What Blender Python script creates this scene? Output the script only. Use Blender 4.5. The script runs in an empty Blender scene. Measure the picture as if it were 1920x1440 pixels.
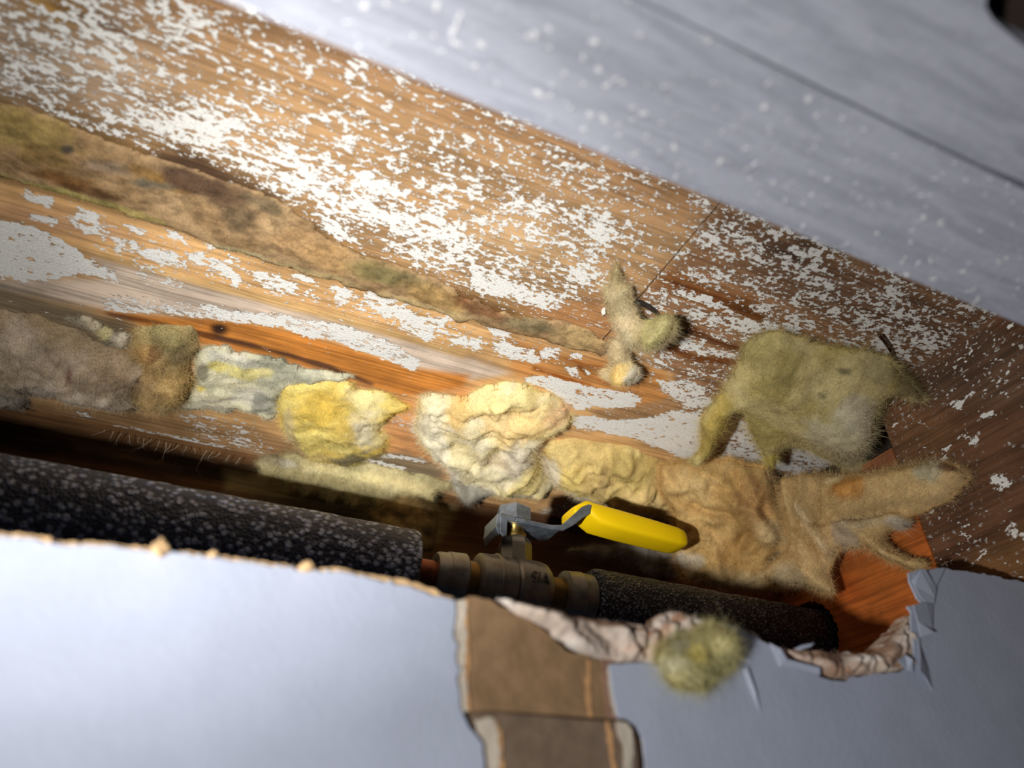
import bpy, bmesh, math, random
import numpy as np
from mathutils import Vector, Matrix
from mathutils.geometry import tessellate_polygon

random.seed(4)
RNG = np.random.default_rng(4)
SC = bpy.context.scene
COL = SC.collection

# ------------------------------------------------------------------ camera, world, light, exposure
# World axes: X runs along the pipe to the right, Y into the wall, Z is up. The camera is the origin and looks up.
F = 1310.0
def _n(v):
    v = np.array(v, float); return v / np.linalg.norm(v)
E1 = _n((3640, 980, F)); E2 = np.array((-720, 970, F), float); E2 = _n(E2 - E1 * (E2 @ E1)); E3 = np.cross(E1, E2)
RW = np.stack([E1, E2, E3])                      # camera (x right, y down, z forward) -> world

cam_d = bpy.data.cameras.new('camera'); cam = bpy.data.objects.new('camera', cam_d); COL.objects.link(cam)
cam_d.sensor_fit = 'HORIZONTAL'; cam_d.sensor_width = 36.0; cam_d.lens = 36.0 * F / 1920
cam_d.clip_start = 0.01; cam_d.clip_end = 20
M = Matrix.Identity(4)
for i in range(3):
    M[i][0] = RW[i, 0]; M[i][1] = -RW[i, 1]; M[i][2] = -RW[i, 2]
cam.matrix_world = M
cam_d.dof.use_dof = True; cam_d.dof.focus_distance = 0.44; cam_d.dof.aperture_fstop = 6.0
SC.camera = cam

world = bpy.data.worlds.new('dim_room'); SC.world = world; world.use_nodes = True
world.node_tree.nodes['Background'].inputs[0].default_value = (0.55, 0.65, 1.0, 1)
world.node_tree.nodes['Background'].inputs[1].default_value = 0.018

def camspace(x, y, z):
    return RW @ np.array((x, y, z))
LP = camspace(-0.135, 0.004, -0.10)
def torch_lamp(name, watts, half, soft=0.007):
    d = bpy.data.lights.new(name, 'SPOT'); o = bpy.data.objects.new(name, d); COL.objects.link(o); o.location = LP
    d.energy = watts; d.color = (1.0, 0.98, 0.94); d.shadow_soft_size = soft; d.spot_size = math.radians(2 * half); d.spot_blend = 1.0
    d.use_nodes = True; t = d.node_tree; em = next(n for n in t.nodes if n.type == 'EMISSION'); fo = t.nodes.new('ShaderNodeLightFalloff')
    fo.inputs['Strength'].default_value = 1.0; t.links.new(fo.outputs['Linear'], em.inputs['Strength'])   # a collimated beam fades slowly
    return o
lamp = torch_lamp('torch_spill', 14.0, 60)      # one hand torch: broad spill and hot spot
lamp2 = torch_lamp('torch_hot_spot', 23.0, 24)
def aim(o, target):
    d = Vector(target) - o.location
    o.rotation_euler = d.to_track_quat('-Z', 'Y').to_euler()

SC.view_settings.view_transform = 'Standard'; SC.view_settings.look = 'None'
SC.view_settings.gamma = 1.0; SC.view_settings.use_curve_mapping = False
SC.view_settings.exposure = 0.0

# ------------------------------------------------------------------ geometry helpers
H = 0.28            # wooden deck overhead
YD = 0.205          # torn wallboard
YB = 0.512          # far end of the deck
XJ = 0.386          # joist face on the right
ZL = 0.17           # painted boards near the camera

def ray(u, v):
    return RW @ np.array(((u - 960) / F, (v - 720) / F, 1.0))
def at(u, v, ax, val):
    d = ray(u, v); return d * (val / d[ax])
def at_plane(u, v, o, n):
    d = ray(u, v); return d * ((np.dot(o, n)) / np.dot(d, n))
aim(lamp, at(930, 730, 2, H)); aim(lamp2, at(800, 610, 2, H))

def crop(ox, oy, s, pts):
    return [(ox + s * x, oy + s * y) for x, y in pts]
Z5 = lambda pts: crop(500, 600, 700 / 1920, pts)
Z6 = lambda pts: crop(1220, 500, 700 / 1920, pts)
Z4 = lambda pts: crop(0, 450, 700 / 1920, pts)
ZJ = lambda pts: crop(1440, 840, 420 / 1779, pts)
ZL_ = lambda pts: crop(0, 540, 420 / 1890, pts)

def lin(c):
    """sRGB 0-255 -> linear"""
    out = []
    for x in c:
        x = x / 255.0
        out.append(x / 12.92 if x <= 0.04045 else ((x + 0.055) / 1.055) ** 2.4)
    return np.array(out)

def _hash(ix, iy, iz, s):
    h = (ix * 374761393 + iy * 668265263 + iz * 2147483647 + s * 1442695041) & 0xFFFFFFFF
    h = ((h ^ (h >> 13)) * 1274126177) & 0xFFFFFFFF
    h = h ^ (h >> 16)
    return (h & 0xFFFF) / 65535.0
def vnoise(p, seed=0):
    p = np.asarray(p, float); i = np.floor(p).astype(np.int64); f = p - i; f = f * f * (3 - 2 * f)
    r = 0
    for dx in (0, 1):
        for dy in (0, 1):
            for dz in (0, 1):
                w = (f[:, 0] if dx else 1 - f[:, 0]) * (f[:, 1] if dy else 1 - f[:, 1]) * (f[:, 2] if dz else 1 - f[:, 2])
                r = r + w * _hash(i[:, 0] + dx, i[:, 1] + dy, i[:, 2] + dz, seed)
    return r
def fbm(p, scale, seed=0, oct=4, gain=0.5):
    p = np.asarray(p, float) * scale; a = 1.0; t = 0; r = 0
    for o in range(oct):
        r = r + a * vnoise(p + 17.3 * o, seed + o); t += a; a *= gain; p = p * 2.03
    return r / t            # 0..1

def poly_sd(P, poly):
    """signed distance of 2-D points to a polygon, positive inside"""
    P = np.asarray(P); poly = np.asarray(poly); A = poly; B = np.roll(poly, -1, 0)
    best = np.full(len(P), 1e9); inside = np.zeros(len(P), bool); near = np.zeros_like(P)
    for a, b in zip(A, B):
        ab = b - a; t = np.clip(((P - a) @ ab) / max(ab @ ab, 1e-18), 0, 1)
        q = a + t[:, None] * ab; d = np.hypot(*(P - q).T)
        m = d < best; best[m] = d[m]; near[m] = q[m]
        c = ((a[1] > P[:, 1]) != (b[1] > P[:, 1]))
        if c.any():
            xi = (b[0] - a[0]) * (P[:, 1] - a[1]) / ((b[1] - a[1]) if b[1] != a[1] else 1e-12) + a[0]
            inside ^= c & (P[:, 0] < xi)
    return np.where(inside, best, -best), near

def roughen(pts, amp, step, seed=0, closed=True):
    """subdivide a polygon and jitter it for a torn edge"""
    r = random.Random(seed); out = []
    n = len(pts)
    for i in range(n if closed else n - 1):
        a = np.array(pts[i]); b = np.array(pts[(i + 1) % n]); L = np.linalg.norm(b - a); k = max(1, int(L / step))
        out.append(tuple(a))
        nn = np.array((-(b - a)[1], (b - a)[0])) / max(L, 1e-9)
        for j in range(1, k):
            out.append(tuple(a + (b - a) * j / k + nn * r.gauss(0, amp)))
    if not closed: out.append(tuple(pts[-1]))
    return out

def mesh_obj(name, V, Fc, mat, parent=None, smooth=True, attrs=None):
    me = bpy.data.meshes.new(name)
    V = np.asarray(V, np.float32)
    if isinstance(Fc, np.ndarray):
        k = Fc.shape[1]
        me.vertices.add(len(V)); me.vertices.foreach_set('co', V.ravel())
        me.loops.add(Fc.size); me.loops.foreach_set('vertex_index', Fc.ravel().astype(np.int32))
        me.polygons.add(len(Fc)); me.polygons.foreach_set('loop_start', np.arange(0, Fc.size, k, dtype=np.int32))
        me.polygons.foreach_set('loop_total', np.full(len(Fc), k, np.int32))
        me.update(calc_edges=True); me.validate()
    else:
        me.from_pydata([tuple(map(float, v)) for v in V], [], Fc); me.update()
    if smooth: me.polygons.foreach_set('use_smooth', np.ones(len(me.polygons), bool))
    for nm, arr in (attrs or {}).items():
        arr = np.asarray(arr, np.float32)
        if arr.ndim == 2:
            a = me.attributes.new(nm, 'FLOAT_COLOR', 'POINT')
            full = np.ones((len(arr), 4), np.float32); full[:, :3] = arr; a.data.foreach_set('color', full.ravel())
        else:
            a = me.attributes.new(nm, 'FLOAT', 'POINT'); a.data.foreach_set('value', arr)
    if mat: me.materials.append(mat)
    o = bpy.data.objects.new(name, me); COL.objects.link(o)
    if parent: o.parent = parent
    return o
def empty(name, loc=(0, 0, 0)):
    o = bpy.data.objects.new(name, None); o.location = loc; o.empty_display_size = 0.01; COL.objects.link(o); return o
def tag(o, label=None, cat=None, group=None, kind=None):
    if label: o['label'] = label
    if cat: o['category'] = cat
    if group: o['group'] = group
    if kind: o['kind'] = kind
    return o

def bm_obj(name, bm, mat, parent=None, smooth=False):
    me = bpy.data.meshes.new(name); bm.normal_update(); bm.to_mesh(me); bm.free()
    if smooth: me.polygons.foreach_set('use_smooth', np.ones(len(me.polygons), bool))
    if mat: me.materials.append(mat)
    o = bpy.data.objects.new(name, me); COL.objects.link(o)
    if parent: o.parent = parent
    return o

def slab(name, front, depth, mat, parent=None, attrs=None):
    """extrude a (possibly concave) outline of 3-D points by the vector depth"""
    front = [np.array(p, float) for p in front]; n = len(front); d = np.array(depth, float)
    tris = tessellate_polygon([[Vector(p) for p in front]])
    V = front + [p + d for p in front]
    # orient so the front faces away from depth
    Fc = []
    for a, b, c in tris:
        nn = np.cross(front[b] - front[a], front[c] - front[a])
        if nn @ d > 0: a, c = c, a
        Fc.append((a, b, c)); Fc.append((c + n, b + n, a + n))
    area = 0
    for i in range(n):
        j = (i + 1) % n; Fc.append((i, j, j + n, i + n))
    o = mesh_obj(name, V, Fc, mat, parent, smooth=False)
    bm = bmesh.new(); bm.from_mesh(o.data); bmesh.ops.recalc_face_normals(bm, faces=bm.faces); bm.to_mesh(o.data); bm.free()
    return o

def lathe_x(name, prof, x0, yc, zc, mat, parent=None, seg=40, smooth=True, hexa=False):
    """revolve (x, r) about the axis parallel to X through (yc, zc)"""
    V = []; Fc = []
    k = 6 if hexa else seg
    for x, r in prof:
        for i in range(k):
            a = 2 * math.pi * (i + (0.5 if hexa else 0)) / k
            V.append((x0 + x, yc + r * math.cos(a), zc + r * math.sin(a)))
    for j in range(len(prof) - 1):
        for i in range(k):
            a = j * k + i; b = j * k + (i + 1) % k
            Fc.append((a, b, b + k, a + k))
    o = mesh_obj(name, V, Fc, mat, parent, smooth)
    bm = bmesh.new(); bm.from_mesh(o.data); bmesh.ops.remove_doubles(bm, verts=bm.verts, dist=1e-6)
    bmesh.ops.recalc_face_normals(bm, faces=bm.faces); bm.to_mesh(o.data); bm.free()
    if smooth:
        o.data.polygons.foreach_set('use_smooth', np.ones(len(o.data.polygons), bool))
        try:
            o.data.set_sharp_from_angle(angle=math.radians(32))
        except Exception: pass
    return o

# ------------------------------------------------------------------ material helpers
class MB:
    def __init__(s, name):
        s.m = bpy.data.materials.new(name); s.m.use_nodes = True; s.t = s.m.node_tree; s.t.nodes.clear()
        s.out = s.add('ShaderNodeOutputMaterial'); s.b = s.add('ShaderNodeBsdfPrincipled')
        s.t.links.new(s.b.outputs[0], s.out.inputs[0])
        s.co = s.add('ShaderNodeTexCoord').outputs['Object']
    def add(s, t, **k):
        n = s.t.nodes.new(t)
        for a, b in k.items(): setattr(n, a, b)
        return n
    def put(s, sock, v):
        if isinstance(v, bpy.types.NodeSocket): s.t.links.new(v, sock)
        elif v is not None:
            try: sock.default_value = v
            except Exception: sock.default_value = tuple(v) + (1,)
    def noise(s, scale, detail=4, rough=0.55, stretch=None, dist=0.0, co=None):
        n = s.add('ShaderNodeTexNoise'); c = co or s.co
        if stretch is not None:
            mp = s.add('ShaderNodeMapping'); mp.inputs['Scale'].default_value = stretch; s.put(mp.inputs[0], c); c = mp.outputs[0]
        s.put(n.inputs['Vector'], c); n.inputs['Scale'].default_value = scale; n.inputs['Detail'].default_value = detail
        n.inputs['Roughness'].default_value = rough; n.inputs['Distortion'].default_value = dist
        return n.outputs['Fac']
    def voro(s, scale, stretch=None, feature='F1'):
        n = s.add('ShaderNodeTexVoronoi', feature=feature); c = s.co
        if stretch is not None:
            mp = s.add('ShaderNodeMapping'); mp.inputs['Scale'].default_value = stretch; s.put(mp.inputs[0], c); c = mp.outputs[0]
        s.put(n.inputs['Vector'], c); n.inputs['Scale'].default_value = scale
        return n.outputs['Distance']
    def math(s, op, a, b=None, c=None, clamp=False):
        n = s.add('ShaderNodeMath', operation=op, use_clamp=clamp)
        s.put(n.inputs[0], a)
        if b is not None: s.put(n.inputs[1], b)
        if c is not None: s.put(n.inputs[2], c)
        return n.outputs[0]
    def step(s, v, lo, hi, a=0.0, b=1.0):
        n = s.add('ShaderNodeMapRange', interpolation_type='SMOOTHSTEP'); s.put(n.inputs[0], v)
        n.inputs[1].default_value = lo; n.inputs[2].default_value = hi; n.inputs[3].default_value = a; n.inputs[4].default_value = b
        return n.outputs[0]
    def mix(s, f, a, b, mode='MIX'):
        n = s.add('ShaderNodeMix', data_type='RGBA', blend_type=mode); s.put(n.inputs[0], f)
        s.put(n.inputs[6], a); s.put(n.inputs[7], b); return n.outputs[2]
    def ramp(s, f, stops):
        n = s.add('ShaderNodeValToRGB'); s.put(n.inputs[0], f); e = n.color_ramp.elements
        while len(e) < len(stops): e.new(0.5)
        for x, (p, c) in zip(e, stops): x.position = p; x.color = tuple(c) + (1,)
        return n.outputs[0]
    def attr(s, name, what='Color'):
        n = s.add('ShaderNodeAttribute'); n.attribute_name = name; return n.outputs[what]
    def bump(s, h, strength=0.5, dist=0.001):
        n = s.add('ShaderNodeBump'); s.put(n.inputs['Height'], h); n.inputs['Strength'].default_value = strength
        n.inputs['Distance'].default_value = dist; s.put(s.b.inputs['Normal'], n.outputs[0]); return n
    def done(s, col=None, rough=None, metal=None, spec=None):
        if col is not None: s.put(s.b.inputs['Base Color'], col)
        if rough is not None: s.put(s.b.inputs['Roughness'], rough)
        if metal is not None: s.b.inputs['Metallic'].default_value = metal
        if spec is not None: s.put(s.b.inputs['Specular IOR Level'], spec)
        return s.m

def wood_painted(name, axis='x', cover_k=5.5, dots=1.0):
    """bare wood with grain along an axis, pale paint left on it where the attribute cover is high"""
    m = MB(name)
    st = (0.6, 14, 14) if axis == 'x' else (14, 0.6, 14)
    stf = (0.62, 1, 1) if axis == 'x' else (1, 0.62, 1)
    base = m.attr('col'); cover = m.attr('cover', 'Fac')
    g1 = m.noise(9, 4, 0.6, st, 1.2); g2 = m.noise(38, 3, 0.6, st, 0.4); blot = m.noise(28, 4, 0.6)
    g = m.math('ADD', m.math('MULTIPLY', g1, 0.55), m.math('MULTIPLY', g2, 0.45))
    lines = m.step(g, 0.38, 0.62, 0.62, 1.14)
    c = m.mix(1.0, base, lines, 'MULTIPLY')
    c = m.mix(1.0, c, m.step(blot, 0.3, 0.7, 0.8, 1.15), 'MULTIPLY')
    n1 = m.noise(130, 6, 0.68, stf); n2 = m.noise(400, 4, 0.6, stf); n3 = m.noise(900, 2, 0.5)
    n = m.math('ADD', m.math('MULTIPLY', n1, 0.5), m.math('MULTIPLY', n2, 0.5))
    v = m.math('ADD', cover, m.math('MULTIPLY', m.math('SUBTRACT', n, 0.5), cover_k))
    v = m.math('ADD', v, m.math('MULTIPLY', m.math('SUBTRACT', g2, 0.5), 0.5))
    mask = m.step(v, 0.46, 0.60)
    fine = m.step(m.math('ADD', m.math('MULTIPLY', m.noise(520, 2, 0.5, stf), 1.0), m.math('MULTIPLY', cover, 0.10)), 0.625, 0.67, 0, 0.85 * dots)
    fine = m.math('MULTIPLY', fine, m.step(cover, -0.12, 0.2))
    mask = m.math('MAXIMUM', mask, fine)
    tone = m.math('MULTIPLY', m.step(n3, 0.35, 0.62, 0.55, 1.0), m.step(n2, 0.3, 0.5, 0.8, 1.0))
    hs = m.add('ShaderNodeHueSaturation'); hs.inputs['Saturation'].default_value = 1.0; hs.inputs['Hue'].default_value = 0.502; hs.inputs['Value'].default_value = 1.12; m.put(hs.inputs['Color'], c); c = hs.outputs[0]
    white = m.mix(tone, lin((196, 192, 184)), lin((236, 234, 229)))
    col = m.mix(mask, c, white)
    hgt = m.math('ADD', m.math('MULTIPLY', mask, 0.8), m.math('MULTIPLY', g2, 0.35))
    hgt = m.math('ADD', hgt, m.math('MULTIPLY', m.math('MULTIPLY', n3, mask), 0.6))
    m.bump(hgt, 0.7, 0.0009)
    return m.done(col, 0.75, spec=0.25)

def wool_mat(name, fib=True, mottle=0.0):
    m = MB(name)
    base = m.attr('col')
    f = m.noise(700, 3, 0.6, (1, 0.35, 0.6), 1.5); f2 = m.noise(90, 4, 0.6)
    c = m.mix(1.0, base, m.step(f, 0.3, 0.7, 0.86, 1.10), 'MULTIPLY')
    c = m.mix(1.0, c, m.step(f2, 0.3, 0.7, 0.85, 1.12), 'MULTIPLY')
    if mottle:
        mt = m.noise(230, 5, 0.7, (0.6, 1, 1)); c = m.mix(1.0, c, m.step(mt, 0.36, 0.6, 1 - mottle, 1 + mottle * 0.35), 'MULTIPLY')
    if fib: m.bump(m.math('ADD', f, m.math('MULTIPLY', f2, 1.5)), 0.35, 0.0010)
    m.done(c, 0.95, spec=0.1)
    tr = m.add('ShaderNodeBsdfTranslucent'); m.put(tr.inputs[0], c)
    mx = m.add('ShaderNodeMixShader'); mx.inputs[0].default_value = 0.18 if fib else 0.3
    m.t.links.new(m.b.outputs[0], mx.inputs[1]); m.t.links.new(tr.outputs[0], mx.inputs[2]); m.t.links.new(mx.outputs[0], m.out.inputs[0])
    return m.m

def plain(name, c, rough=0.6, metal=0.0, nscale=None, namp=0.15, bump=0.0, bdist=0.0005, spec=0.5):
    m = MB(name)
    col = lin(c)
    if nscale:
        f = m.noise(nscale, 5, 0.6); cc = m.mix(1.0, tuple(col) + (1,), m.step(f, 0.25, 0.75, 1 - namp, 1 + namp), 'MULTIPLY')
        if bump: m.bump(f, bump, bdist)
    else: cc = tuple(col) + (1,)
    return m.done(cc, rough, metal, spec)

# ------------------------------------------------------------------ painting pigment on a board (stains, bare wood, old paint, shade under the deck edge)
def px_poly(pts, ax, val, i, j):
    return np.array([at(u, v, ax, val)[[i, j]] for u, v in pts])
class Paint:
    """col / cover over the points of one flat board, laid out in the board's own metres"""
    def __init__(s, P2, col, cover, ax, val, ij):
        s.P = P2; s.c = np.tile(lin(col), (len(P2), 1)); s.k = np.full(len(P2), cover, float); s.ax, s.val, s.ij = ax, val, ij
        p3 = np.column_stack([P2, np.zeros(len(P2))]); s.w = fbm(p3, 60, 5, 3) - 0.5
        s.p3 = p3
    def m(s, pts, feather, wob=0.0):
        q = px_poly(pts, s.ax, s.val, *s.ij)
        lo = q.min(0) - feather - 0.01; hi = q.max(0) + feather + 0.01
        idx = np.where(((s.P > lo) & (s.P < hi)).all(1))[0]
        if not len(idx): return idx, np.zeros(0)
        d, _ = poly_sd(s.P[idx], q); d = d + s.w[idx] * wob
        t = np.clip(d / max(feather, 1e-6) * 0.5 + 0.5, 0, 1); return idx, t * t * (3 - 2 * t)
    def color(s, pts, c, feather=0.006, op=1.0, wob=0.01):
        i, t = s.m(pts, feather, wob)
        if len(i): s.c[i] = s.c[i] + (lin(c) - s.c[i]) * (t * op)[:, None]
    def cover(s, pts, k, feather=0.006, op=1.0, wob=0.012):
        i, t = s.m(pts, feather, wob)
        if len(i): s.k[i] += (k - s.k[i]) * t * op
    def band(s, line, w, c=None, k=None, feather=0.003, op=1.0, wob=0.004):
        """a strip of half-width w px along a pixel polyline"""
        L = [np.array(p, float) for p in line]; up = []; dn = []
        for a in range(len(L)):
            t = L[min(a + 1, len(L) - 1)] - L[max(a - 1, 0)]; t /= np.linalg.norm(t); nn = np.array((-t[1], t[0]))
            ww = w[a] if isinstance(w, (list, tuple)) else w
            up.append(tuple(L[a] + nn * ww)); dn.append(tuple(L[a] - nn * ww))
        poly = up + dn[::-1]
        if c is not None: s.color(poly, c, feather, op, wob)
        if k is not None: s.cover(poly, k, feather, op, wob)

def board_grid(name, x0, x1, y0, y1, res, to3, inside, thick, mat, parent, paint_fn, ax, val, ij, relief=0.0004):
    """a board: dense front face, skirt and back; to3(p2, h) gives world points, h is the height off the front face"""
    nx = int((x1 - x0) / res) + 1; ny = int((y1 - y0) / res) + 1
    X, Y = np.meshgrid(np.linspace(x0, x1, nx), np.linspace(y0, y1, ny), indexing='ij'); P = np.column_stack([X.ravel(), Y.ravel()])
    ok = inside(P) if inside else np.ones(len(P), bool)
    idx = np.arange(nx * ny).reshape(nx, ny)
    q = np.stack([idx[:-1, :-1], idx[1:, :-1], idx[1:, 1:], idx[:-1, 1:]], -1).reshape(-1, 4)
    q = q[ok[q].all(1)]
    used = np.unique(q); mp = -np.ones(nx * ny, int); mp[used] = np.arange(len(used)); q = mp[q]; P = P[used]
    pt = paint_fn(P)
    hgt = (fbm(pt.p3 * np.array((0.2, 1, 1)) if ij[0] == 0 else pt.p3 * np.array((0.2, 1, 1)), 160, 9, 3) - 0.5) * relief
    Fv = to3(P, hgt); Bv = to3(P, np.full(len(P), -thick))
    # boundary edges
    e = np.concatenate([q[:, [0, 1]], q[:, [1, 2]], q[:, [2, 3]], q[:, [3, 0]]]); key = np.sort(e, 1)
    _, inv, cnt = np.unique(key, axis=0, return_inverse=True, return_counts=True); inv = inv.ravel()
    be = e[cnt[inv] == 1]; n = len(P)
    bverts = np.unique(be); bm_ = -np.ones(n, int); bm_[bverts] = n + np.arange(len(bverts))
    V = np.concatenate([Fv, Bv[bverts]])
    side = np.column_stack([be[:, 1], be[:, 0], bm_[be[:, 0]], bm_[be[:, 1]]])
    C = np.concatenate([pt.c, pt.c[bverts] * 0.9]); K = np.concatenate([pt.k, pt.k[bverts] * 0])
    o = mesh_obj(name, V, np.concatenate([q, side]), mat, parent, True, {'col': C, 'cover': K})
    try: o.data.set_sharp_from_angle(angle=math.radians(50))
    except Exception: pass
    return o

# ================================================================== SETTING
M_DECK = wood_painted('deck_wood', 'x')
M_JOIST = wood_painted('joist_wood', 'y', dots=0.9)

# ---- wooden deck overhead: three boards
ceiling = tag(empty('ceiling', (0.1, 0.25, H)), kind='structure', label='wooden deck of bare boards flecked with old white paint')
def place(o, parent):
    o.parent = parent; o.matrix_parent_inverse = parent.matrix_world.inverted() if False else Matrix.Translation(-Vector(parent.location))
    return o

def paint_deck(P):
    s = Paint(P, (176, 138, 98), 0.33, 2, H, (0, 1))
    big = fbm(s.p3 * np.array((0.6, 1, 1)), 14, 3, 3)
    s.k += (big - 0.5) * 0.5
    # upper board: warmer and browner towards the painted boards, greyer at the far left
    s.color([(0, -100), (430, -60), (1400, 360), (1900, 600), (1700, 640), (1300, 420), (900, 230), (400, 60), (0, 0)], (148, 108, 76), 0.03, 0.8)
    s.cover([(0, -100), (430, -60), (1400, 360), (1340, 420), (900, 230), (400, 60), (0, -20)], 0.26, 0.02)
    s.color([(-150, -50), (230, 20), (300, 180), (150, 250), (-150, 200)], (160, 140, 122), 0.03, 0.7)
    s.cover([(-150, 30), (200, 30), (280, 140), (230, 240), (60, 200), (-150, 180)], 0.46, 0.02)
    s.cover([(300, 30), (420, 20), (410, 110), (330, 120)], 0.52, 0.01)
    s.cover([(200, 110), (360, 120), (620, 220), (1000, 360), (1100, 440), (1080, 490), (900, 500), (700, 400), (450, 330), (280, 250), (180, 190)], 0.36, 0.025)
    s.cover([(225, 190), (330, 180), (440, 225), (560, 290), (660, 320), (760, 370), (860, 450), (900, 500), (820, 500), (760, 470), (690, 410), (600, 380), (520, 350), (440, 315), (350, 290), (260, 240)], 0.66, 0.012)
    s.cover([(640, 325), (740, 350), (830, 400), (890, 460), (880, 480), (800, 470), (720, 430), (650, 390)], 0.78, 0.008)
    s.cover([(560, 330), (640, 370), (690, 410), (660, 420), (600, 380)], 0.7, 0.004)
    s.cover([(600, 415), (640, 405), (660, 440), (640, 455), (605, 440)], 0.85, 0.004)
    s.cover([(760, 290), (900, 330), (1000, 390), (1010, 420), (900, 400), (790, 350)], 0.5, 0.012)
    s.cover([(950, 360), (1060, 390), (1110, 430), (1090, 460), (980, 420)], 0.52, 0.01)
    s.cover([(1080, 415), (1180, 415), (1175, 470), (1120, 500), (1085, 470)], 0.62, 0.008)
    s.cover([(1050, 490), (1130, 500), (1140, 530), (1060, 530)], 0.62, 0.008)
    s.cover([(880, 510), (930, 512), (1000, 535), (1055, 555), (1050, 585), (1000, 575), (930, 555), (890, 535)], 0.86, 0.005)
    s.cover([(1200, 380), (1330, 400), (1290, 460), (1200, 540), (1120, 560), (1150, 500)], 0.14, 0.02)
    s.color([(880, 400), (1000, 420), (1060, 480), (1000, 500), (900, 450)], (196, 160, 118), 0.02, 0.7)
    # bare and darker along the dried strip
    s.cover([(-150, 180), (120, 225), (270, 280), (340, 285), (470, 345), (560, 385), (620, 440), (710, 480), (800, 510), (900, 560), (1000, 590), (1100, 600), (1140, 650), (900, 640), (-150, 420)], -0.15, 0.006)
    s.color([(-150, 160), (140, 210), (290, 270), (420, 320), (560, 390), (700, 470), (900, 555), (1100, 600), (1150, 660), (900, 640), (-150, 420)], (138, 104, 62), 0.01)
    s.color([(270, 285), (340, 280), (460, 335), (540, 370), (520, 400), (420, 350), (300, 320)], (78, 56, 42), 0.006, 0.9)
    s.color([(60, -10), (130, 5), (160, 25), (110, 40), (50, 20)], (170, 126, 40), 0.008, 0.8)
    s.color([(110, 15), (170, 25), (230, 55), (190, 50)], (84, 54, 36), 0.006, 0.8)
    s.color([(800, 520), (880, 560), (960, 590), (940, 600), (850, 570)], (128, 78, 40), 0.006, 0.9)
    s.color([(960, 560), (1130, 560), (1180, 600), (1140, 650), (1000, 600)], (164, 116, 74), 0.012)
    s.cover([(980, 590), (1130, 560), (1200, 560), (1180, 660), (1000, 640)], 0.05, 0.01)
    # ---- right hand boards
    right = [(1345, 395), (1920, 610), (1840, 612), (1700, 705), (1640, 900), (1400, 880), (1270, 860), (1205, 560)]
    s.color(right, (150, 110, 78), 0.004, 1.0)
    s.cover(right, 0.32, 0.004)
    s.color([(1380, 410), (1480, 440), (1640, 520), (1860, 620), (1760, 660), (1560, 580), (1420, 520), (1330, 420)], (104, 78, 62), 0.02, 0.9)
    s.cover([(1340, 440), (1500, 470), (1640, 540), (1700, 600), (1640, 640), (1500, 600), (1380, 540)], 0.46, 0.02)
    s.color([(1440, 440), (1520, 450), (1500, 490), (1440, 480)], (70, 52, 42), 0.012, 0.9)
    s.color([(1250, 510), (1400, 560), (1420, 590), (1330, 580), (1240, 530)], (140, 84, 36), 0.01, 0.9)
    s.cover([(1250, 510), (1400, 560), (1420, 590), (1330, 580), (1240, 530)], 0.12, 0.01)
    for a in ([(1270, 545), (1360, 575), (1450, 590)], [(1280, 580), (1400, 610), (1500, 625)], [(1290, 660), (1350, 668), (1400, 685)], [(1255, 645), (1300, 652), (1390, 672)]):
        s.band(a, 9, k=0.72, feather=0.003)
    for a in ([(1260, 530), (1350, 560), (1430, 600)], [(1230, 640), (1300, 672), (1390, 682)], [(1290, 615), (1340, 640), (1400, 660)]):
        s.band(a, 6, c=(112, 64, 30), k=0.0, feather=0.002)
    s.cover([(1640, 590), (1760, 640), (1700, 690), (1640, 660)], 0.55, 0.01)
    # ---- lower board
    low = [(-150, 330), (0, 335), (250, 405), (480, 478), (700, 545), (900, 605), (1130, 665), (1260, 700), (1300, 860), (1000, 960), (700, 905), (480, 870), (-150, 760)]
    s.color(low, (206, 160, 108), 0.003, 1.0, 0.0)
    s.cover(low, -0.22, 0.003, 1.0, 0.0)
    s.color([(-150, 350), (120, 400), (250, 440), (150, 450), (0, 410), (-150, 380)], (178, 134, 100), 0.01, 0.9)
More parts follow.
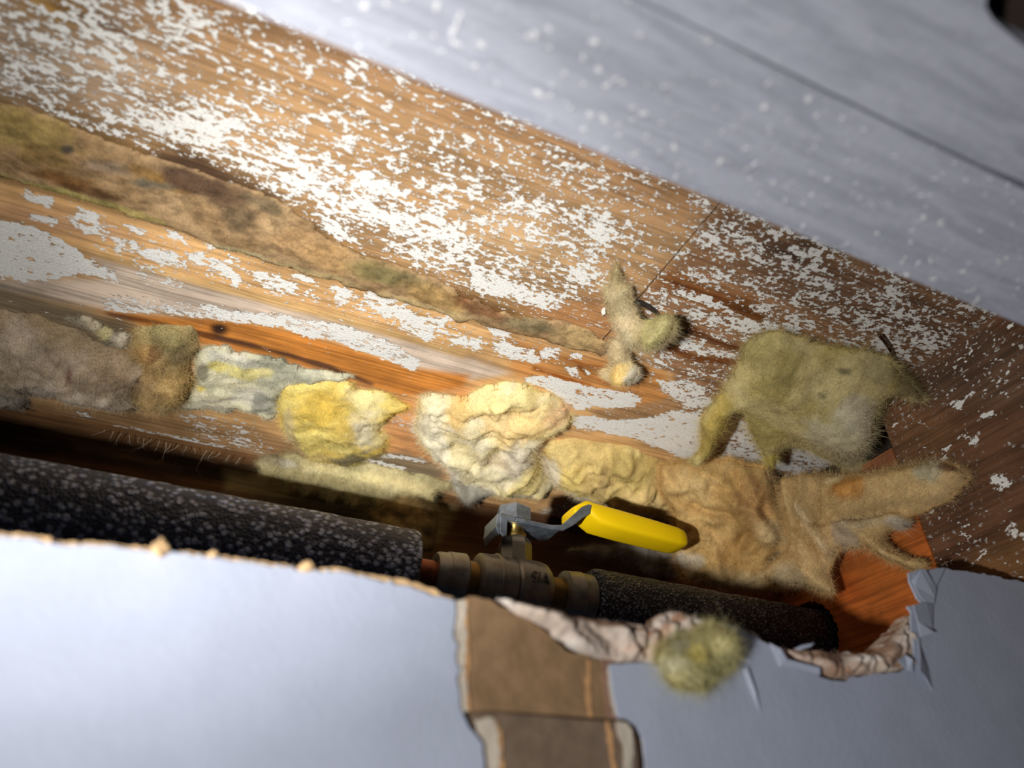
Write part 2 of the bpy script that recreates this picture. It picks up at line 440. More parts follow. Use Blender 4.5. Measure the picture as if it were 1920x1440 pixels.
    # flakes on the warm strip
    fl = [[(50, 355), (100, 375), (90, 388), (45, 372)], [(130, 415), (200, 425), (230, 450), (160, 440)], [(150, 395), (190, 402), (180, 420), (140, 410)],
          [(210, 450), (260, 455), (250, 475), (215, 468)], [(265, 462), (330, 475), (345, 500), (300, 498), (262, 480)], [(230, 420), (270, 430), (262, 440)],
          [(315, 430), (345, 440), (350, 455), (318, 445)], [(355, 475), (378, 478), (370, 495), (352, 488)], [(395, 490), (445, 482), (440, 505), (400, 502)],
          [(395, 510), (430, 505), (448, 525), (440, 540), (425, 520)], [(470, 510), (520, 515), (560, 535), (565, 558), (530, 555), (480, 528)],
          [(545, 508), (580, 515), (600, 535), (560, 530)], [(565, 540), (590, 540), (590, 558), (568, 556)], [(615, 530), (660, 545), (650, 560), (618, 545)],
          [(625, 555), (650, 560), (640, 572)], [(665, 565), (690, 570), (682, 588), (668, 580)], [(690, 545), (760, 570), (780, 600), (720, 595), (690, 570)],
          [(740, 590), (830, 600), (845, 625), (800, 640), (750, 615)], [(820, 565), (850, 590), (840, 600)], [(845, 625), (905, 640), (895, 655), (850, 645)],
          [(910, 605), (950, 625), (930, 632)], [(930, 640), (1000, 655), (1010, 680), (960, 675), (925, 660)], [(1010, 655), (1050, 650), (1060, 668), (1020, 675)],
          [(1068, 662), (1092, 662), (1090, 676), (1068, 674)], [(1062, 690), (1080, 690), (1090, 712), (1070, 706)], [(1095, 690), (1105, 700), (1102, 712)],
          [(60, 400), (110, 412), (100, 425), (55, 410)], [(175, 455), (200, 460), (195, 470), (172, 466)], [(380, 455), (400, 460), (396, 470)]]
    for p in fl: s.cover(p, 1.05, 0.0022, 1.0, 0.004)
    s.cover([(120, 390), (330, 450), (640, 540), (840, 600), (1060, 665), (1060, 690), (840, 650), (560, 570), (300, 500), (100, 440)], 0.24, 0.008, 0.9)
    for p in fl: s.cover(p, 0.95, 0.003, 0.8, 0.004)
    # smooth old paint at the far left
    s.cover([(-150, 375), (0, 412), (60, 425), (130, 455), (190, 490), (228, 512), (220, 528), (150, 520), (90, 530), (0, 520), (-150, 500)], 0.98, 0.003, 1.0, 0.008)
    # pale bleached strip and its flaky lower edge
    s.color([(170, 478), (400, 540), (640, 600), (870, 668), (960, 700), (880, 712), (780, 690), (520, 605), (200, 582), (0, 545), (-150, 520), (0, 525), (200, 520)], (202, 182, 164), 0.004, 0.95, 0.004)
    s.cover([(240, 485), (340, 520), (360, 545), (260, 530)], 0.34, 0.01)
    s.color([(170, 470), (400, 530), (640, 592), (870, 660), (870, 672), (640, 605), (400, 544), (180, 482)], (222, 178, 118), 0.003, 0.9, 0.003)
    s.band([(195, 572), (300, 582), (400, 588), (520, 602), (640, 630), (720, 655), (785, 685)], [8, 9, 10, 12, 18, 20, 14], k=0.86, feather=0.0025, wob=0.006)
    s.band([(190, 562), (300, 572), (420, 582)], 10, k=0.5, feather=0.003)
    # orange heartwood
    s.color([(185, 582), (300, 592), (400, 598), (520, 614), (640, 645), (770, 690), (880, 702), (870, 730), (760, 745), (560, 690), (400, 650), (240, 600)], (200, 124, 52), 0.004, 0.95, 0.003)
    s.band([(370, 625), (460, 645), (540, 665), (620, 690), (700, 722)], 4, c=(96, 60, 40), feather=0.002)
    s.band([(200, 588), (300, 605), (400, 632)], 3, c=(120, 66, 30), feather=0.002)
    s.color([(413 + 9 * math.cos(a * 0.7), 618 + 7 * math.sin(a * 0.7)) for a in range(9)], (60, 36, 24), 0.003)
    s.color([(560, 690), (760, 745), (900, 720), (850, 800), (830, 870), (700, 850), (700, 780)], (214, 150, 96), 0.008, 0.9)
    s.color([(-150, 690), (100, 760), (300, 780), (480, 800), (560, 830), (840, 890), (840, 930), (480, 872), (-150, 740)], (160, 122, 84), 0.006, 0.9)
    for a in ([(210, 800), (300, 815), (420, 840)], [(140, 775), (170, 778)], [(350, 785), (400, 790)], [(390, 800), (460, 808)], [(700, 850), (800, 865)], [(640, 850), (760, 880)]):
        s.band(a, 5, k=0.75, feather=0.003)
    s.cover([(730, 750), (790, 790), (800, 830), (740, 800)], 0.35, 0.01)
    s.cover([(330, 770), (480, 800), (520, 860), (380, 830)], 0.3, 0.01)
    # greyer patches at the far edge and the left
    s.color([(560, 830), (640, 850), (760, 845), (840, 880), (830, 900), (650, 880)], (110, 104, 88), 0.006, 0.75)
    s.color([(-150, 520), (40, 545), (160, 575), (240, 610), (240, 660), (0, 600), (-150, 560)], (122, 108, 88), 0.008, 0.9)
    # old paint on the right part of the lower board
    s.color([(960, 640), (1130, 670), (1250, 700), (1300, 780), (1080, 740), (960, 700)], (190, 128, 70), 0.006, 0.9)
    s.cover([(985, 710), (1040, 705), (1100, 720), (1150, 730), (1210, 745), (1180, 765), (1120, 762), (1080, 765), (1040, 740)], 0.98, 0.003)
    s.cover([(1060, 780), (1110, 780), (1160, 790), (1210, 785), (1265, 768), (1310, 775), (1340, 800), (1330, 860), (1300, 870), (1240, 845), (1170, 815), (1080, 805)], 1.0, 0.003)
    s.cover([(1220, 700), (1270, 715), (1330, 735), (1345, 765), (1290, 762), (1235, 735)], 0.75, 0.005)
    s.cover([(1340, 780), (1480, 800), (1560, 860), (1560, 890), (1420, 885), (1320, 870)], 0.75, 0.008)
    s.color([(1110, 770), (1180, 765), (1260, 745), (1300, 770), (1200, 785), (1130, 785)], (170, 130, 90), 0.004, 0.95)
    s.cover([(1110, 772), (1180, 767), (1260, 748), (1270, 762), (1200, 783), (1130, 783)], 0.0, 0.003)
    for a in ([(1000, 690), (1060, 710), (1110, 722)], [(1085, 685), (1100, 705), (1150, 722)], [(1030, 660), (1100, 685), (1140, 690)]):
        s.band(a, 3, c=(140, 74, 24), k=0.0, feather=0.0015)
    return s

to_deck = lambda P, h: np.column_stack([P[:, 0], P[:, 1], H - h])
RES = 0.0016
b1 = board_grid('plank', -0.30, 0.1863, 0.0, 0.2895, RES, to_deck, None, 0.018, M_DECK, None, paint_deck, 2, H, (0, 1))
b2 = board_grid('plank', 0.1878, 0.43, 0.0, 0.2506, RES, to_deck, None, 0.018, M_DECK, None, paint_deck, 2, H, (0, 1))
b3 = board_grid('plank', -0.30, 0.43, 0.2526, YB, RES, to_deck, lambda P: (P[:, 0] > 0.1882) | (P[:, 1] > 0.2915), 0.018, M_DECK, None, paint_deck, 2, H, (0, 1))
for b in (b1, b2, b3): place(b, ceiling)
# unseen dark slab added overhead to close the gaps to ambient light
slab('deck_backing', [(-0.3, -0.02, H + 0.019), (0.43, -0.02, H + 0.019), (0.43, 0.6, H + 0.019), (-0.3, 0.6, H + 0.019)], (0, 0, 0.01), plain('dark_backing', (50, 38, 30), 0.9), None)
place(bpy.data.objects['deck_backing'], ceiling)

# ---- joist and block on the right
wall_right = tag(empty('wall_right', (XJ, 0.2, 0.2)), kind='structure', label='brown joist side flecked with white paint')
def paint_joist(P):
    s = Paint(P, (100, 68, 48), -0.02, 0, XJ, (1, 2))
    big = fbm(s.p3, 30, 8, 3); s.k += (big - 0.5) * 0.45
    s.color([(1660, 760), (1720, 740), (1800, 800), (1760, 900), (1690, 860)], (120, 84, 56), 0.01, 0.8)
    s.color([(1700, 700), (1840, 610), (1930, 640), (1930, 760), (1740, 760)], (98, 74, 58), 0.01, 0.8)
    s.cover([(1700, 700), (1840, 610), (1930, 640), (1930, 720), (1760, 760)], 0.14, 0.01)
    s.band([(1740, 1065), (1850, 1005), (1930, 960)], 6, c=(70, 42, 30), feather=0.004)
    s.color([(1800, 1050), (1930, 990), (1930, 1090), (1820, 1080)], (120, 84, 50), 0.008, 0.8)
    for c in ((1780, 845), (1815, 820), (1850, 775), (1770, 870), (1870, 900), (1835, 1030), (1900, 1000), (1790, 760)):
        s.cover([(c[0] - 14, c[1] - 2), (c[0] + 4, c[1] - 9), (c[0] + 16, c[1] + 2), (c[0], c[1] + 9)], 0.62, 0.004)
    return s
def paint_block(P):
    s = Paint(P, (176, 92, 38), -0.7, 0, XJ, (1, 2))
    s.color([(1611 + 15 * math.cos(a * 0.7), 1103 + 13 * math.sin(a * 0.7)) for a in range(9)], (46, 26, 20), 0.003)
    s.color([(1580, 1070), (1650, 1075), (1640, 1130), (1575, 1125)], (180, 84, 30), 0.008, 0.7)
    s.band([(1630, 1135), (1680, 1110), (1730, 1080)], 3, c=(120, 60, 26), feather=0.003)
    s.band([(1650, 1150), (1700, 1125)], 2, c=(120, 60, 26), feather=0.003)
    s.color([(1580, 850), (1690, 830), (1720, 930), (1600, 930)], (140, 90, 62), 0.01, 0.9)
    s.color([(1590, 1060), (1640, 1000), (1700, 990), (1720, 1080), (1640, 1140)], (186, 104, 44), 0.01, 0.6)
    return s
to_j = lambda P, h: np.column_stack([XJ - h, P[:, 0], P[:, 1]])
j1 = board_grid('joist', -0.02, 0.2545, 0.07, H - 0.0012, 0.002, to_j, None, 0.04, M_JOIST, None, paint_joist, 0, XJ, (1, 2))
j2 = board_grid('blocking', 0.2553, 0.56, 0.06, 0.2385, 0.0015, to_j, lambda P: np.hypot(P[:, 0] - 0.36, P[:, 1] - 0.1462) > 0.0222, 0.04, M_JOIST, None, paint_block, 0, XJ, (1, 2))
j4 = slab('void_light_stop', [(0.52, -0.02, 0.05), (0.52, 0.56, 0.05), (0.52, 0.56, 0.30), (0.52, -0.02, 0.30)], (0.01, 0, 0), bpy.data.materials['dark_backing'])  # unseen dark plate added to stop ambient light behind the blocking
j5 = slab('void_light_stop', [(0.4315, 0.24, 0.172), (0.4315, 0.56, 0.172), (0.4315, 0.56, 0.30), (0.4315, 0.24, 0.30)], (0.01, 0, 0), bpy.data.materials['dark_backing'])  # closer plate, added so the void stays dark
for o in (j1, j2, j4, j5): place(o, wall_right)

# ---- rim board behind the pipe
wall_back = tag(empty('wall_back', (0.1, 0.53, 0.15)), kind='structure', label='mouldy rim board in the shadow behind the pipe, with shade painted under the deck edge')
M_RIM = wood_painted('rim_wood', 'x')
YR = 0.527
def paint_rim(P):
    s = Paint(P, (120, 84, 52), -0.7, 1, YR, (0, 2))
    s.color([(-50, 780), (500, 880), (480, 920), (-50, 830)], (40, 30, 22), 0.006, 0.9)  # shadow under the deck edge painted into the board colour
    s.color([(420, 880), (860, 950), (820, 1010), (700, 980), (420, 920)], (186, 168, 116), 0.006, 0.9)
    s.color([(80, 800), (230, 840), (330, 880), (150, 850)], (130, 100, 68), 0.006, 0.8)
    s.color([(560, 910), (640, 930), (620, 950), (540, 930)], (80, 54, 34), 0.004, 0.8)
    s.color([(880, 950), (1250, 990), (1250, 1090), (860, 1050)], (112, 78, 54), 0.01, 0.9)
    return s
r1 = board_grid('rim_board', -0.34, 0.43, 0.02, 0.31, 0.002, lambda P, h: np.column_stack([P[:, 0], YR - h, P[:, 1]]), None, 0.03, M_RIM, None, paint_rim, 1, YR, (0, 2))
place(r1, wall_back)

# ---- painted boards close to the camera
trim_1 = tag(empty('trim_1', (0.1, 0.05, ZL)), kind='structure', label='white painted ceiling boards with a dark seam')
def white_wood(name, flecks):
    m = MB(name)
    g = m.noise(30, 4, 0.6, (1, 9, 9), 0.6); f = m.noise(260, 3, 0.6); sp = m.noise(340, 3, 0.5)
    fl = m.step(sp, 0.615, 0.68)
    c = m.mix(m.step(g, 0.35, 0.6), lin((170, 173, 186)), lin((190, 193, 206)))
    c = m.mix(m.math('MULTIPLY', fl, flecks), c, lin((246, 246, 250)))
    m.bump(m.math('ADD', m.math('MULTIPLY', fl, 0.9 * flecks), m.math('ADD', m.math('MULTIPLY', f, 0.4), m.math('MULTIPLY', g, 0.4))), 0.5, 0.0011)
    return m.done(c, 0.55, spec=0.4)
edge_y = at(960, 220, 2, ZL)[1]
seam = [at(u, v, 2, ZL) for u, v in ((1175, -8), (1300, 52), (1450, 126), (1600, 200), (1730, 264), (1860, 327), (1960, 375))]
sx0 = np.array((-0.25, seam[0][1], ZL)); sx1 = np.array((0.384, seam[-1][1], ZL))
seam_l = [sx0] + seam + [sx1]
front = [np.array((0.384, edge_y, ZL)), np.array((-0.25, edge_y, ZL))]
pl1 = slab('painted_board', seam_l + front, (0, 0, 0.012), white_wood('white_paint_flecked', 1.0))
gap = [0.0004, 0.0004, 0.0004, 0.0005, 0.0006, 0.0007, 0.0011, 0.0022, 0.003]
up_l = [p + np.array((0, -g, 0.0006)) for p, g in zip(seam_l, gap)]
hole = [at(u, v, 2, ZL) for u, v in ((1990, 120), (1925, 90), (1890, 62), (1862, 38), (1848, 14), (1850, -30))]
hole2 = [np.array((hole[-1][0], -0.06, ZL))]
pl2 = slab('painted_board', [p + np.array((0, 0, 0.0)) for p in up_l] + [np.array((0.384, hole[0][1], ZL))] + [p for p in hole] + hole2 + [np.array((-0.25, -0.06, ZL))], (0, 0, 0.012), white_wood('white_paint_plain', 0.15))
for o in (pl1, pl2): place(o, trim_1)
dk = bpy.data.materials['dark_backing']
place(slab('shadow_gap_sheet', [(-0.25, -0.06, ZL + 0.018), (0.384, -0.06, ZL + 0.018), (0.384, edge_y - 0.01, ZL + 0.018), (-0.25, edge_y - 0.01, ZL + 0.018)], (0, 0, 0.01), dk), trim_1)  # added dark sheet standing in for shade behind the seam and hole
# crumb of filler in the hole
# ---- torn wallboard
wall_front = tag(empty('wall_front', (0.1, YD, 0.05)), kind='structure', label='white wallboard with a torn top edge')
def paper(name, c, nb=0.35):
    m = MB(name); f = m.noise(420, 3, 0.6); g = m.noise(60, 3, 0.5)
    m.bump(m.math('ADD', f, m.math('MULTIPLY', g, 0.6)), nb, 0.0005)
    cc = m.mix(1.0, tuple(lin(c)) + (1,), m.step(g, 0.3, 0.7, 0.96, 1.03), 'MULTIPLY')
    return m.done(cc, 0.6, spec=0.35)
M_PAPER = paper('white_paper', (172, 179, 197)); 
def brown_paper(name, c):
    m = MB(name); f = m.noise(500, 4, 0.6); g = m.noise(130, 4, 0.6); st = m.noise(40, 3, 0.5)
    cc = m.mix(1.0, tuple(lin(c)) + (1,), m.step(g, 0.3, 0.7, 0.82, 1.14), 'MULTIPLY')
    m.bump(m.math('ADD', f, g), 0.5, 0.0006); return m.done(cc, 0.85, spec=0.15)
M_BROWN = brown_paper('brown_paper', (142, 114, 84)); M_BROWN2 = brown_paper('grey_brown_paper', (120, 102, 86)); M_TAN = brown_paper('torn_paper_edge', (206, 172, 128))
def gypsum(name):
    m = MB(name); f = m.noise(240, 5, 0.65); g = m.noise(70, 4, 0.6, (1, 1, 2.5), 1.0)
    c = m.ramp(g, [(0.36, lin((120, 88, 66))), (0.47, lin((176, 146, 126))), (0.56, lin((214, 202, 194))), (0.7, lin((232, 228, 224)))])
    m.bump(m.math('ADD', f, m.math('MULTIPLY', g, 1.5)), 0.8, 0.002); return m.done(c, 0.9, spec=0.2)
M_GYP = gypsum('crumbled_gypsum')

def dry(pts, y=YD):
    return [at(u, v, 1, y) for u, v in pts]
ZLOW = -0.12
# left sheet of white paper
Ltop = roughen([(0, 1005), (60, 1010), (110, 1021), (190, 1024), (280, 1034), (400, 1045), (500, 1060), (575, 1070), (640, 1072), (700, 1086), (760, 1098), (800, 1112), (852, 1126)], 1.6, 9, 3, False)
Lside = roughen([(852, 1126), (850, 1180), (855, 1240), (860, 1290), (868, 1340), (880, 1365), (905, 1395), (908, 1440), (915, 1480)], 2.5, 14, 5, False)[1:]
lp = dry(Ltop + Lside)
c0 = lp[0]; 
left_front = [np.array((-0.26, YD, c0[2] + 0.004))] + lp + [np.array((lp[-1][0], YD, ZLOW)), np.array((-0.26, YD, ZLOW))]
w1 = slab('paper_face', left_front, (0, 0.0009, 0), M_PAPER)
# tan torn backing just above the left sheet
Ttop = roughen([(-5, 1000), (60, 1003), (110, 1015), (190, 1018), (280, 1028), (400, 1040), (500, 1054), (575, 1064), (640, 1066), (700, 1078), (745, 1084), (780, 1092), (820, 1108), (850, 1121)], 1.5, 8, 11, False)
tb = dry(Ttop, YD + 0.0011)
w2 = slab('torn_paper_edge', [np.array((-0.26, YD + 0.0011, tb[0][2] + 0.004))] + tb + [tb[-1] + np.array((0, 0, -0.02)), np.array((-0.26, YD + 0.0011, tb[0][2] - 0.02))], (0, 0.010, 0), M_TAN)
# brown bared patch
Btop = roughen([(846, 1124), (880, 1118), (918, 1124), (960, 1150), (1010, 1175), (1060, 1220), (1110, 1235), (1160, 1240)], 2, 12, 2, False)
bp = dry(Btop + [(1170, 1300), (1178, 1349), (1100, 1344), (1000, 1337), (930, 1332), (880, 1334), (846, 1336)], YD + 0.0013)
w3 = slab('bared_paper', bp, (0, 0.009, 0), M_BROWN)
# lower bared patch set a little deeper, beyond a dark slit, with a cut slot on its right
bp2 = dry([(850, 1338), (930, 1336), (1000, 1342), (1100, 1350), (1172, 1354), (1184, 1362), (1192, 1385), (1194, 1500), (850, 1500)], YD + 0.0022)
bp2 = bp2[:-2] + [np.array((bp2[-2][0], YD + 0.0022, ZLOW)), np.array((bp2[-1][0], YD + 0.0022, ZLOW))]
w4 = slab('bared_paper', bp2, (0, 0.006, 0), M_BROWN2); w4['label'] = 'darker grey brown paper below the slit'
# pale ragged rims where the white layer thins out
def rim(pts, dy, mat, nm='paper_rim'):
    return slab(nm, dry(roughen(pts, 1.8, 10, len(pts)), YD + dy), (0, 0.0004, 0), mat)
M_RIMP = brown_paper('thin_pale_paper', (196, 184, 168)); M_RIMT = brown_paper('tan_fibre', (196, 150, 104)); M_PINK = brown_paper('pinkish_paper', (150, 116, 98))
w5 = rim([(846, 1126), (872, 1124), (874, 1200), (872, 1270), (878, 1332), (866, 1338)], 0.0007, M_RIMP)
w6 = rim([(872, 1124), (879, 1124), (880, 1200), (878, 1270), (884, 1332), (877, 1332), (871, 1270), (873, 1200)], 0.0008, M_RIMT)
w7 = rim([(1128, 1236), (1145, 1236), (1150, 1290), (1160, 1347), (1136, 1345), (1134, 1290)], 0.0009, M_PINK)
w8 = rim([(1100, 1238), (1108, 1238), (1106, 1290), (1112, 1343), (1104, 1343), (1098, 1300), (1102, 1265)], 0.0008, M_RIMT)
w9 = rim([(1140, 1250), (1158, 1250), (1160, 1340), (1150, 1340), (1143, 1300)], 0.0007, M_RIMP)
w10 = rim([(890, 1350), (925, 1346), (936, 1380), (936, 1500), (908, 1500), (905, 1400)], 0.0014, M_RIMP)
w11 = rim([(926, 1346), (932, 1350), (942, 1385), (946, 1500), (938, 1500), (934, 1390)], 0.0017, M_RIMT)
w12 = rim([(1156, 1352), (1176, 1356), (1186, 1370), (1188, 1500), (1172, 1500), (1170, 1400), (1160, 1380)], 0.0016, M_RIMP)
w13 = rim([(1136, 1352), (1142, 1352), (1152, 1410), (1158, 1500), (1152, 1500), (1146, 1420)], 0.0018, M_RIMT)
# right sheet of white paper
RtopA = roughen([(1143, 1246), (1180, 1243), (1240, 1245)], 2, 10, 7, False)
Rtop = [(1243, 1240), (1262, 1205), (1300, 1180), (1340, 1172), (1366, 1170), (1385, 1176), (1402, 1185), (1420, 1197), (1439, 1207), (1457, 1220), (1468, 1236), (1500, 1243), (1530, 1254), (1537, 1269), (1560, 1276), (1585, 1278), (1598, 1268), (1650, 1263), (1690, 1259), (1706, 1250), (1714, 1225), (1712, 1200), (1709, 1180), (1708, 1160), (1709, 1148), (1701, 1137), (1730, 1131), (1720, 1122), (1716, 1112), (1710, 1100), (1705, 1088), (1704, 1074)]
Rtop = roughen(Rtop, 1.0, 9, 8, False)
Rtop2 = roughen([(1704, 1074), (1740, 1068), (1767, 1066), (1800, 1070), (1850, 1078), (1920, 1092), (1932, 1095)], 1.3, 6, 9, False)
rt = dry(RtopA + Rtop + Rtop2); 
Rbot = dry([(1194, 1500), (1212, 1500), (1210, 1420), (1206, 1385), (1196, 1362), (1178, 1348), (1160, 1346), (1150, 1300)])
Rb0 = dry([(1214, 1500)])[0]
right_front = rt + [np.array((0.3845, YD, rt[-1][2])), np.array((0.3845, YD, ZLOW)), np.array((Rb0[0], YD, ZLOW))] + Rbot[1:]
w14 = slab('paper_face', right_front, (0, 0.0009, 0), M_PAPER)
# gypsum core behind the right sheet, showing in the torn rim
core = dry(roughen([(930, 1122), (945, 1126), (985, 1140), (1030, 1148), (1080, 1160), (1130, 1168), (1180, 1176), (1220, 1180), (1240, 1150), (1275, 1148), (1310, 1160), (1335, 1180), (1366, 1168), (1400, 1180), (1440, 1206), (1475, 1216), (1560, 1226), (1647, 1227), (1652, 1216), (1675, 1190), (1699, 1168), (1712, 1150), (1740, 1150), (1920, 1180)], 1.6, 8, 21, False), YD + 0.0035)
core_f = core + [np.array((0.3845, YD + 0.0035, core[-1][2])), np.array((0.3845, YD + 0.0035, ZLOW)), np.array((Rb0[0], YD + 0.0035, ZLOW)), dry([(1214, 1420)], YD + 0.0035)[0], dry([(1200, 1350)], YD + 0.0035)[0], dry([(1120, 1240)], YD + 0.0035)[0], dry([(1000, 1180)], YD + 0.0035)[0]]
w15 = slab('gypsum_core', core_f, (0, 0.0095, 0), M_GYP)
for o in (w1, w2, w3, w4, w5, w6, w7, w8, w9, w10, w11, w12, w13, w14, w15): place(o, wall_front)
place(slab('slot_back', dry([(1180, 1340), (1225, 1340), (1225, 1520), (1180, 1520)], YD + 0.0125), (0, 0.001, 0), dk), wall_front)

# ================================================================== WOOL
M_GYPC = wool_mat('gypsum_fibre'); M_WOOL = wool_mat('wool'); M_FIB = wool_mat('wool_fibre', False); M_MOULD = wool_mat('mould_crust', True, 0.34)
Y1 = (232, 204, 92); Y2 = (240, 222, 150); CR = (226, 214, 168); TAN = (186, 152, 98); BR = (140, 108, 70); GR = (150, 146, 132); WH = (236, 232, 214); DK = (66, 58, 46)

def smooth_closed(pts, k=2):
    p = np.array(pts, float)
    for _ in range(k):
        q = np.roll(p, -1, 0); p = np.stack([p * 0.75 + q * 0.25, p * 0.25 + q * 0.75], 1).reshape(-1, 2)
    return p

def pad(name, outline, plane, thick, col, spots=(), lumps=(), label=None, cat='wool', group=None, res=0.0017, edge=0.012, noise=(70, 0.55), folds=0.14,
        back=0.15, fibres=2500, flen=0.006, fw=0.00013, seed=1, mat=None, parent=None, jag=2.0, normal_fib=0.25, off=0.0006, col2=None, smooth=1, lift=None, warp=None, fcol=1.0):
    """a torn tuft: outline in photo pixels laid on a real plane, both faces bulging, with loose fibres standing off it"""
    o, n = np.array(plane[0], float), _n(plane[1])          # n points from the support towards the open side
    a = _n(np.cross(n, (0.31, 0.2, 0.93)) if abs(n[2]) < 0.9 else np.cross(n, (0, 1, 0))); b = np.cross(n, a)
    pts = smooth_closed(roughen(outline, jag, 14, seed), smooth)
    W = np.array([at_plane(u, v, o, n) for u, v in pts]); Q = np.column_stack([(W - o) @ a, (W - o) @ b])
    lo = Q.min(0) - res; hi = Q.max(0) + res
    nx = int((hi[0] - lo[0]) / res) + 2; ny = int((hi[1] - lo[1]) / res) + 2
    X, Y = np.meshgrid(lo[0] + np.arange(nx) * res, lo[1] + np.arange(ny) * res, indexing='ij'); P = np.column_stack([X.ravel(), Y.ravel()])
    sd, near = poly_sd(P, Q)
    idx = np.arange(nx * ny).reshape(nx, ny)
    q = np.stack([idx[:-1, :-1], idx[1:, :-1], idx[1:, 1:], idx[:-1, 1:]], -1).reshape(-1, 4)
    q = q[(sd[q] > -res * 0.75).all(1) & (sd[q].max(1) > 0)]
    used = np.unique(q); mp = -np.ones(nx * ny, int); mp[used] = np.arange(len(used)); q = mp[q]
    P = P[used]; sd = sd[used]; near = near[used]
    snap = sd < res * 0.35; P = np.where(snap[:, None], near, P); sd = np.where(snap, 0, sd)
    d = np.clip(sd / edge, 0, 1); prof = np.sqrt(np.clip(1 - (1 - d) ** 2, 0, 1))
    p3 = np.column_stack([P, np.full(len(P), seed * 0.37)])
    wv = np.column_stack([fbm(p3, 40, seed + 31, 2), fbm(p3, 40, seed + 47, 2), np.zeros(len(P))]) * 0.02
    nz = fbm(p3 + wv, noise[0], seed, 4) - 0.5; nz2 = np.abs(fbm(p3 * np.array((1, 1.0, 1)) + wv * 1.5, 45, seed + 60, 2) - 0.5) * 2
    hgt = thick * prof * np.clip(0.8 + noise[1] * nz * 2 - folds * (1 - np.clip(nz2 * 5, 0, 1)), 0.12, 3)
    hgt = np.maximum(hgt, 0); C = np.tile(lin(col), (len(P), 1))
    if col2 is not None:
        t = np.clip((fbm(p3, 55, seed + 5, 4) - 0.38) / 0.24, 0, 1)[:, None]; C = C * (1 - t) + lin(col2) * t
    def pixd(u, v):
        w = at_plane(u, v, o, n); return np.array(((w - o) @ a, (w - o) @ b))
    Zm = np.linalg.norm(o); s = Zm / F
    wob = fbm(p3, 130, seed + 9, 3) - 0.5
    for (u, v, r, c, op) in spots:
        r = r if isinstance(r, tuple) else (r, r, 0)
        cc = pixd(u, v); e0 = pixd(u + 1, v) - cc; e1 = pixd(u, v + 1) - cc
        J = np.linalg.inv(np.column_stack([e0, e1])); dp = (P - cc) @ J.T
        an = math.radians(r[2]); dx = dp[:, 0] * math.cos(an) + dp[:, 1] * math.sin(an); dy = -dp[:, 0] * math.sin(an) + dp[:, 1] * math.cos(an)
        rr = np.hypot(dx / r[0], dy / r[1]) + wob * 1.2
        t = np.clip(1.25 - rr, 0, 0.5) * 2; C = C + (lin(c) - C) * (t * op)[:, None]
    for (u, v, r, h) in lumps:
        cc = pixd(u, v); e0 = pixd(u + 1, v) - cc; e1 = pixd(u, v + 1) - cc
        J = np.linalg.inv(np.column_stack([e0, e1])); dp = (P - cc) @ J.T
        r_ = r if isinstance(r, tuple) else (r, r, 0); an = math.radians(r_[2])
        dx = dp[:, 0] * math.cos(an) + dp[:, 1] * math.sin(an); dy = -dp[:, 0] * math.sin(an) + dp[:, 1] * math.cos(an)
        hgt = hgt + h * np.exp(-((dx / r_[0]) ** 2 + (dy / r_[1]) ** 2)) * prof
    hgt = np.maximum(hgt, 0.0)
    base3 = o + P[:, :1] * a + P[:, 1:] * b
    low = off + (lift(P) if lift else 0)
    bend = np.zeros(len(P)) if warp is None else warp(base3)
    hb = hgt * back
    front = base3 + n * (off + hgt + bend)[:, None]
    bk = base3 + n * (off - 0.00025 - hb * 1.0 + bend)[:, None] if back > 0.3 else base3 + n * (off * 0.5 + bend)[:, None]
    N = len(P)
    e = np.concatenate([q[:, [0, 1]], q[:, [1, 2]], q[:, [2, 3]], q[:, [3, 0]]]); key = np.sort(e, 1)
    _, inv, cnt = np.unique(key, axis=0, return_inverse=True, return_counts=True); be = e[cnt[inv.ravel()] == 1]
    V = [front, bk]; faces = [q, q[:, ::-1] + N, np.column_stack([be[:, 1], be[:, 0], be[:, 0] + N, be[:, 1] + N])]
    CC = [C, C * 0.9]
    # loose fibres as tapering ribbons
    if fibres:
        fibres = int(fibres * 2.0); r = np.random.default_rng(seed + 100)
        nb = int(fibres * 0.45); bi = np.unique(be)
        ri = np.concatenate([r.integers(0, N, fibres - nb), r.choice(bi, nb)])
        root = front[ri]; isb = np.arange(fibres) >= fibres - nb
        ang = fbm(p3[ri], 30, seed + 70, 2) * 9 + r.normal(0, 1.3, fibres)
        cen = P.mean(0); 
        # outward direction for border fibres
        gx = P[ri] - cen; ang = np.where(isb, np.arctan2(gx[:, 1], gx[:, 0]) + r.normal(0, 0.7, fibres), ang)
        L = flen * 0.8 * r.gamma(3, 0.33, fibres) * np.where(isb, 0.95, 1)
        dirs = np.cos(ang)[:, None] * a + np.sin(ang)[:, None] * b + n * (0.45 * normal_fib * np.abs(r.normal(0, 1, fibres)) * np.where(isb, 0.5, 1))[:, None]
        dirs /= np.linalg.norm(dirs, axis=1)[:, None]
        curl = r.normal(0, 0.9, (fibres, 3)); side = np.cross(dirs, r.normal(0, 1, (fibres, 3))); side /= np.linalg.norm(side, axis=1)[:, None]
        fibres_K = 3; K = 3; pos = root - dirs * (L * 0.15)[:, None]; cur = dirs.copy(); st = []
        for k in range(K):
            wdt = np.where(isb, 0.42, 0.55) * fw * (1 - 0.8 * k / (K - 1)) * r.uniform(0.7, 1.4, fibres)
            st.append((pos - side * wdt[:, None], pos + side * wdt[:, None]))
            cur = cur + curl * 0.35; cur /= np.linalg.norm(cur, axis=1)[:, None]; pos = pos + cur * (L / (K - 1))[:, None]
        FV = np.concatenate([x for ab in st for x in ab]); base = 2 * N
        fq = []
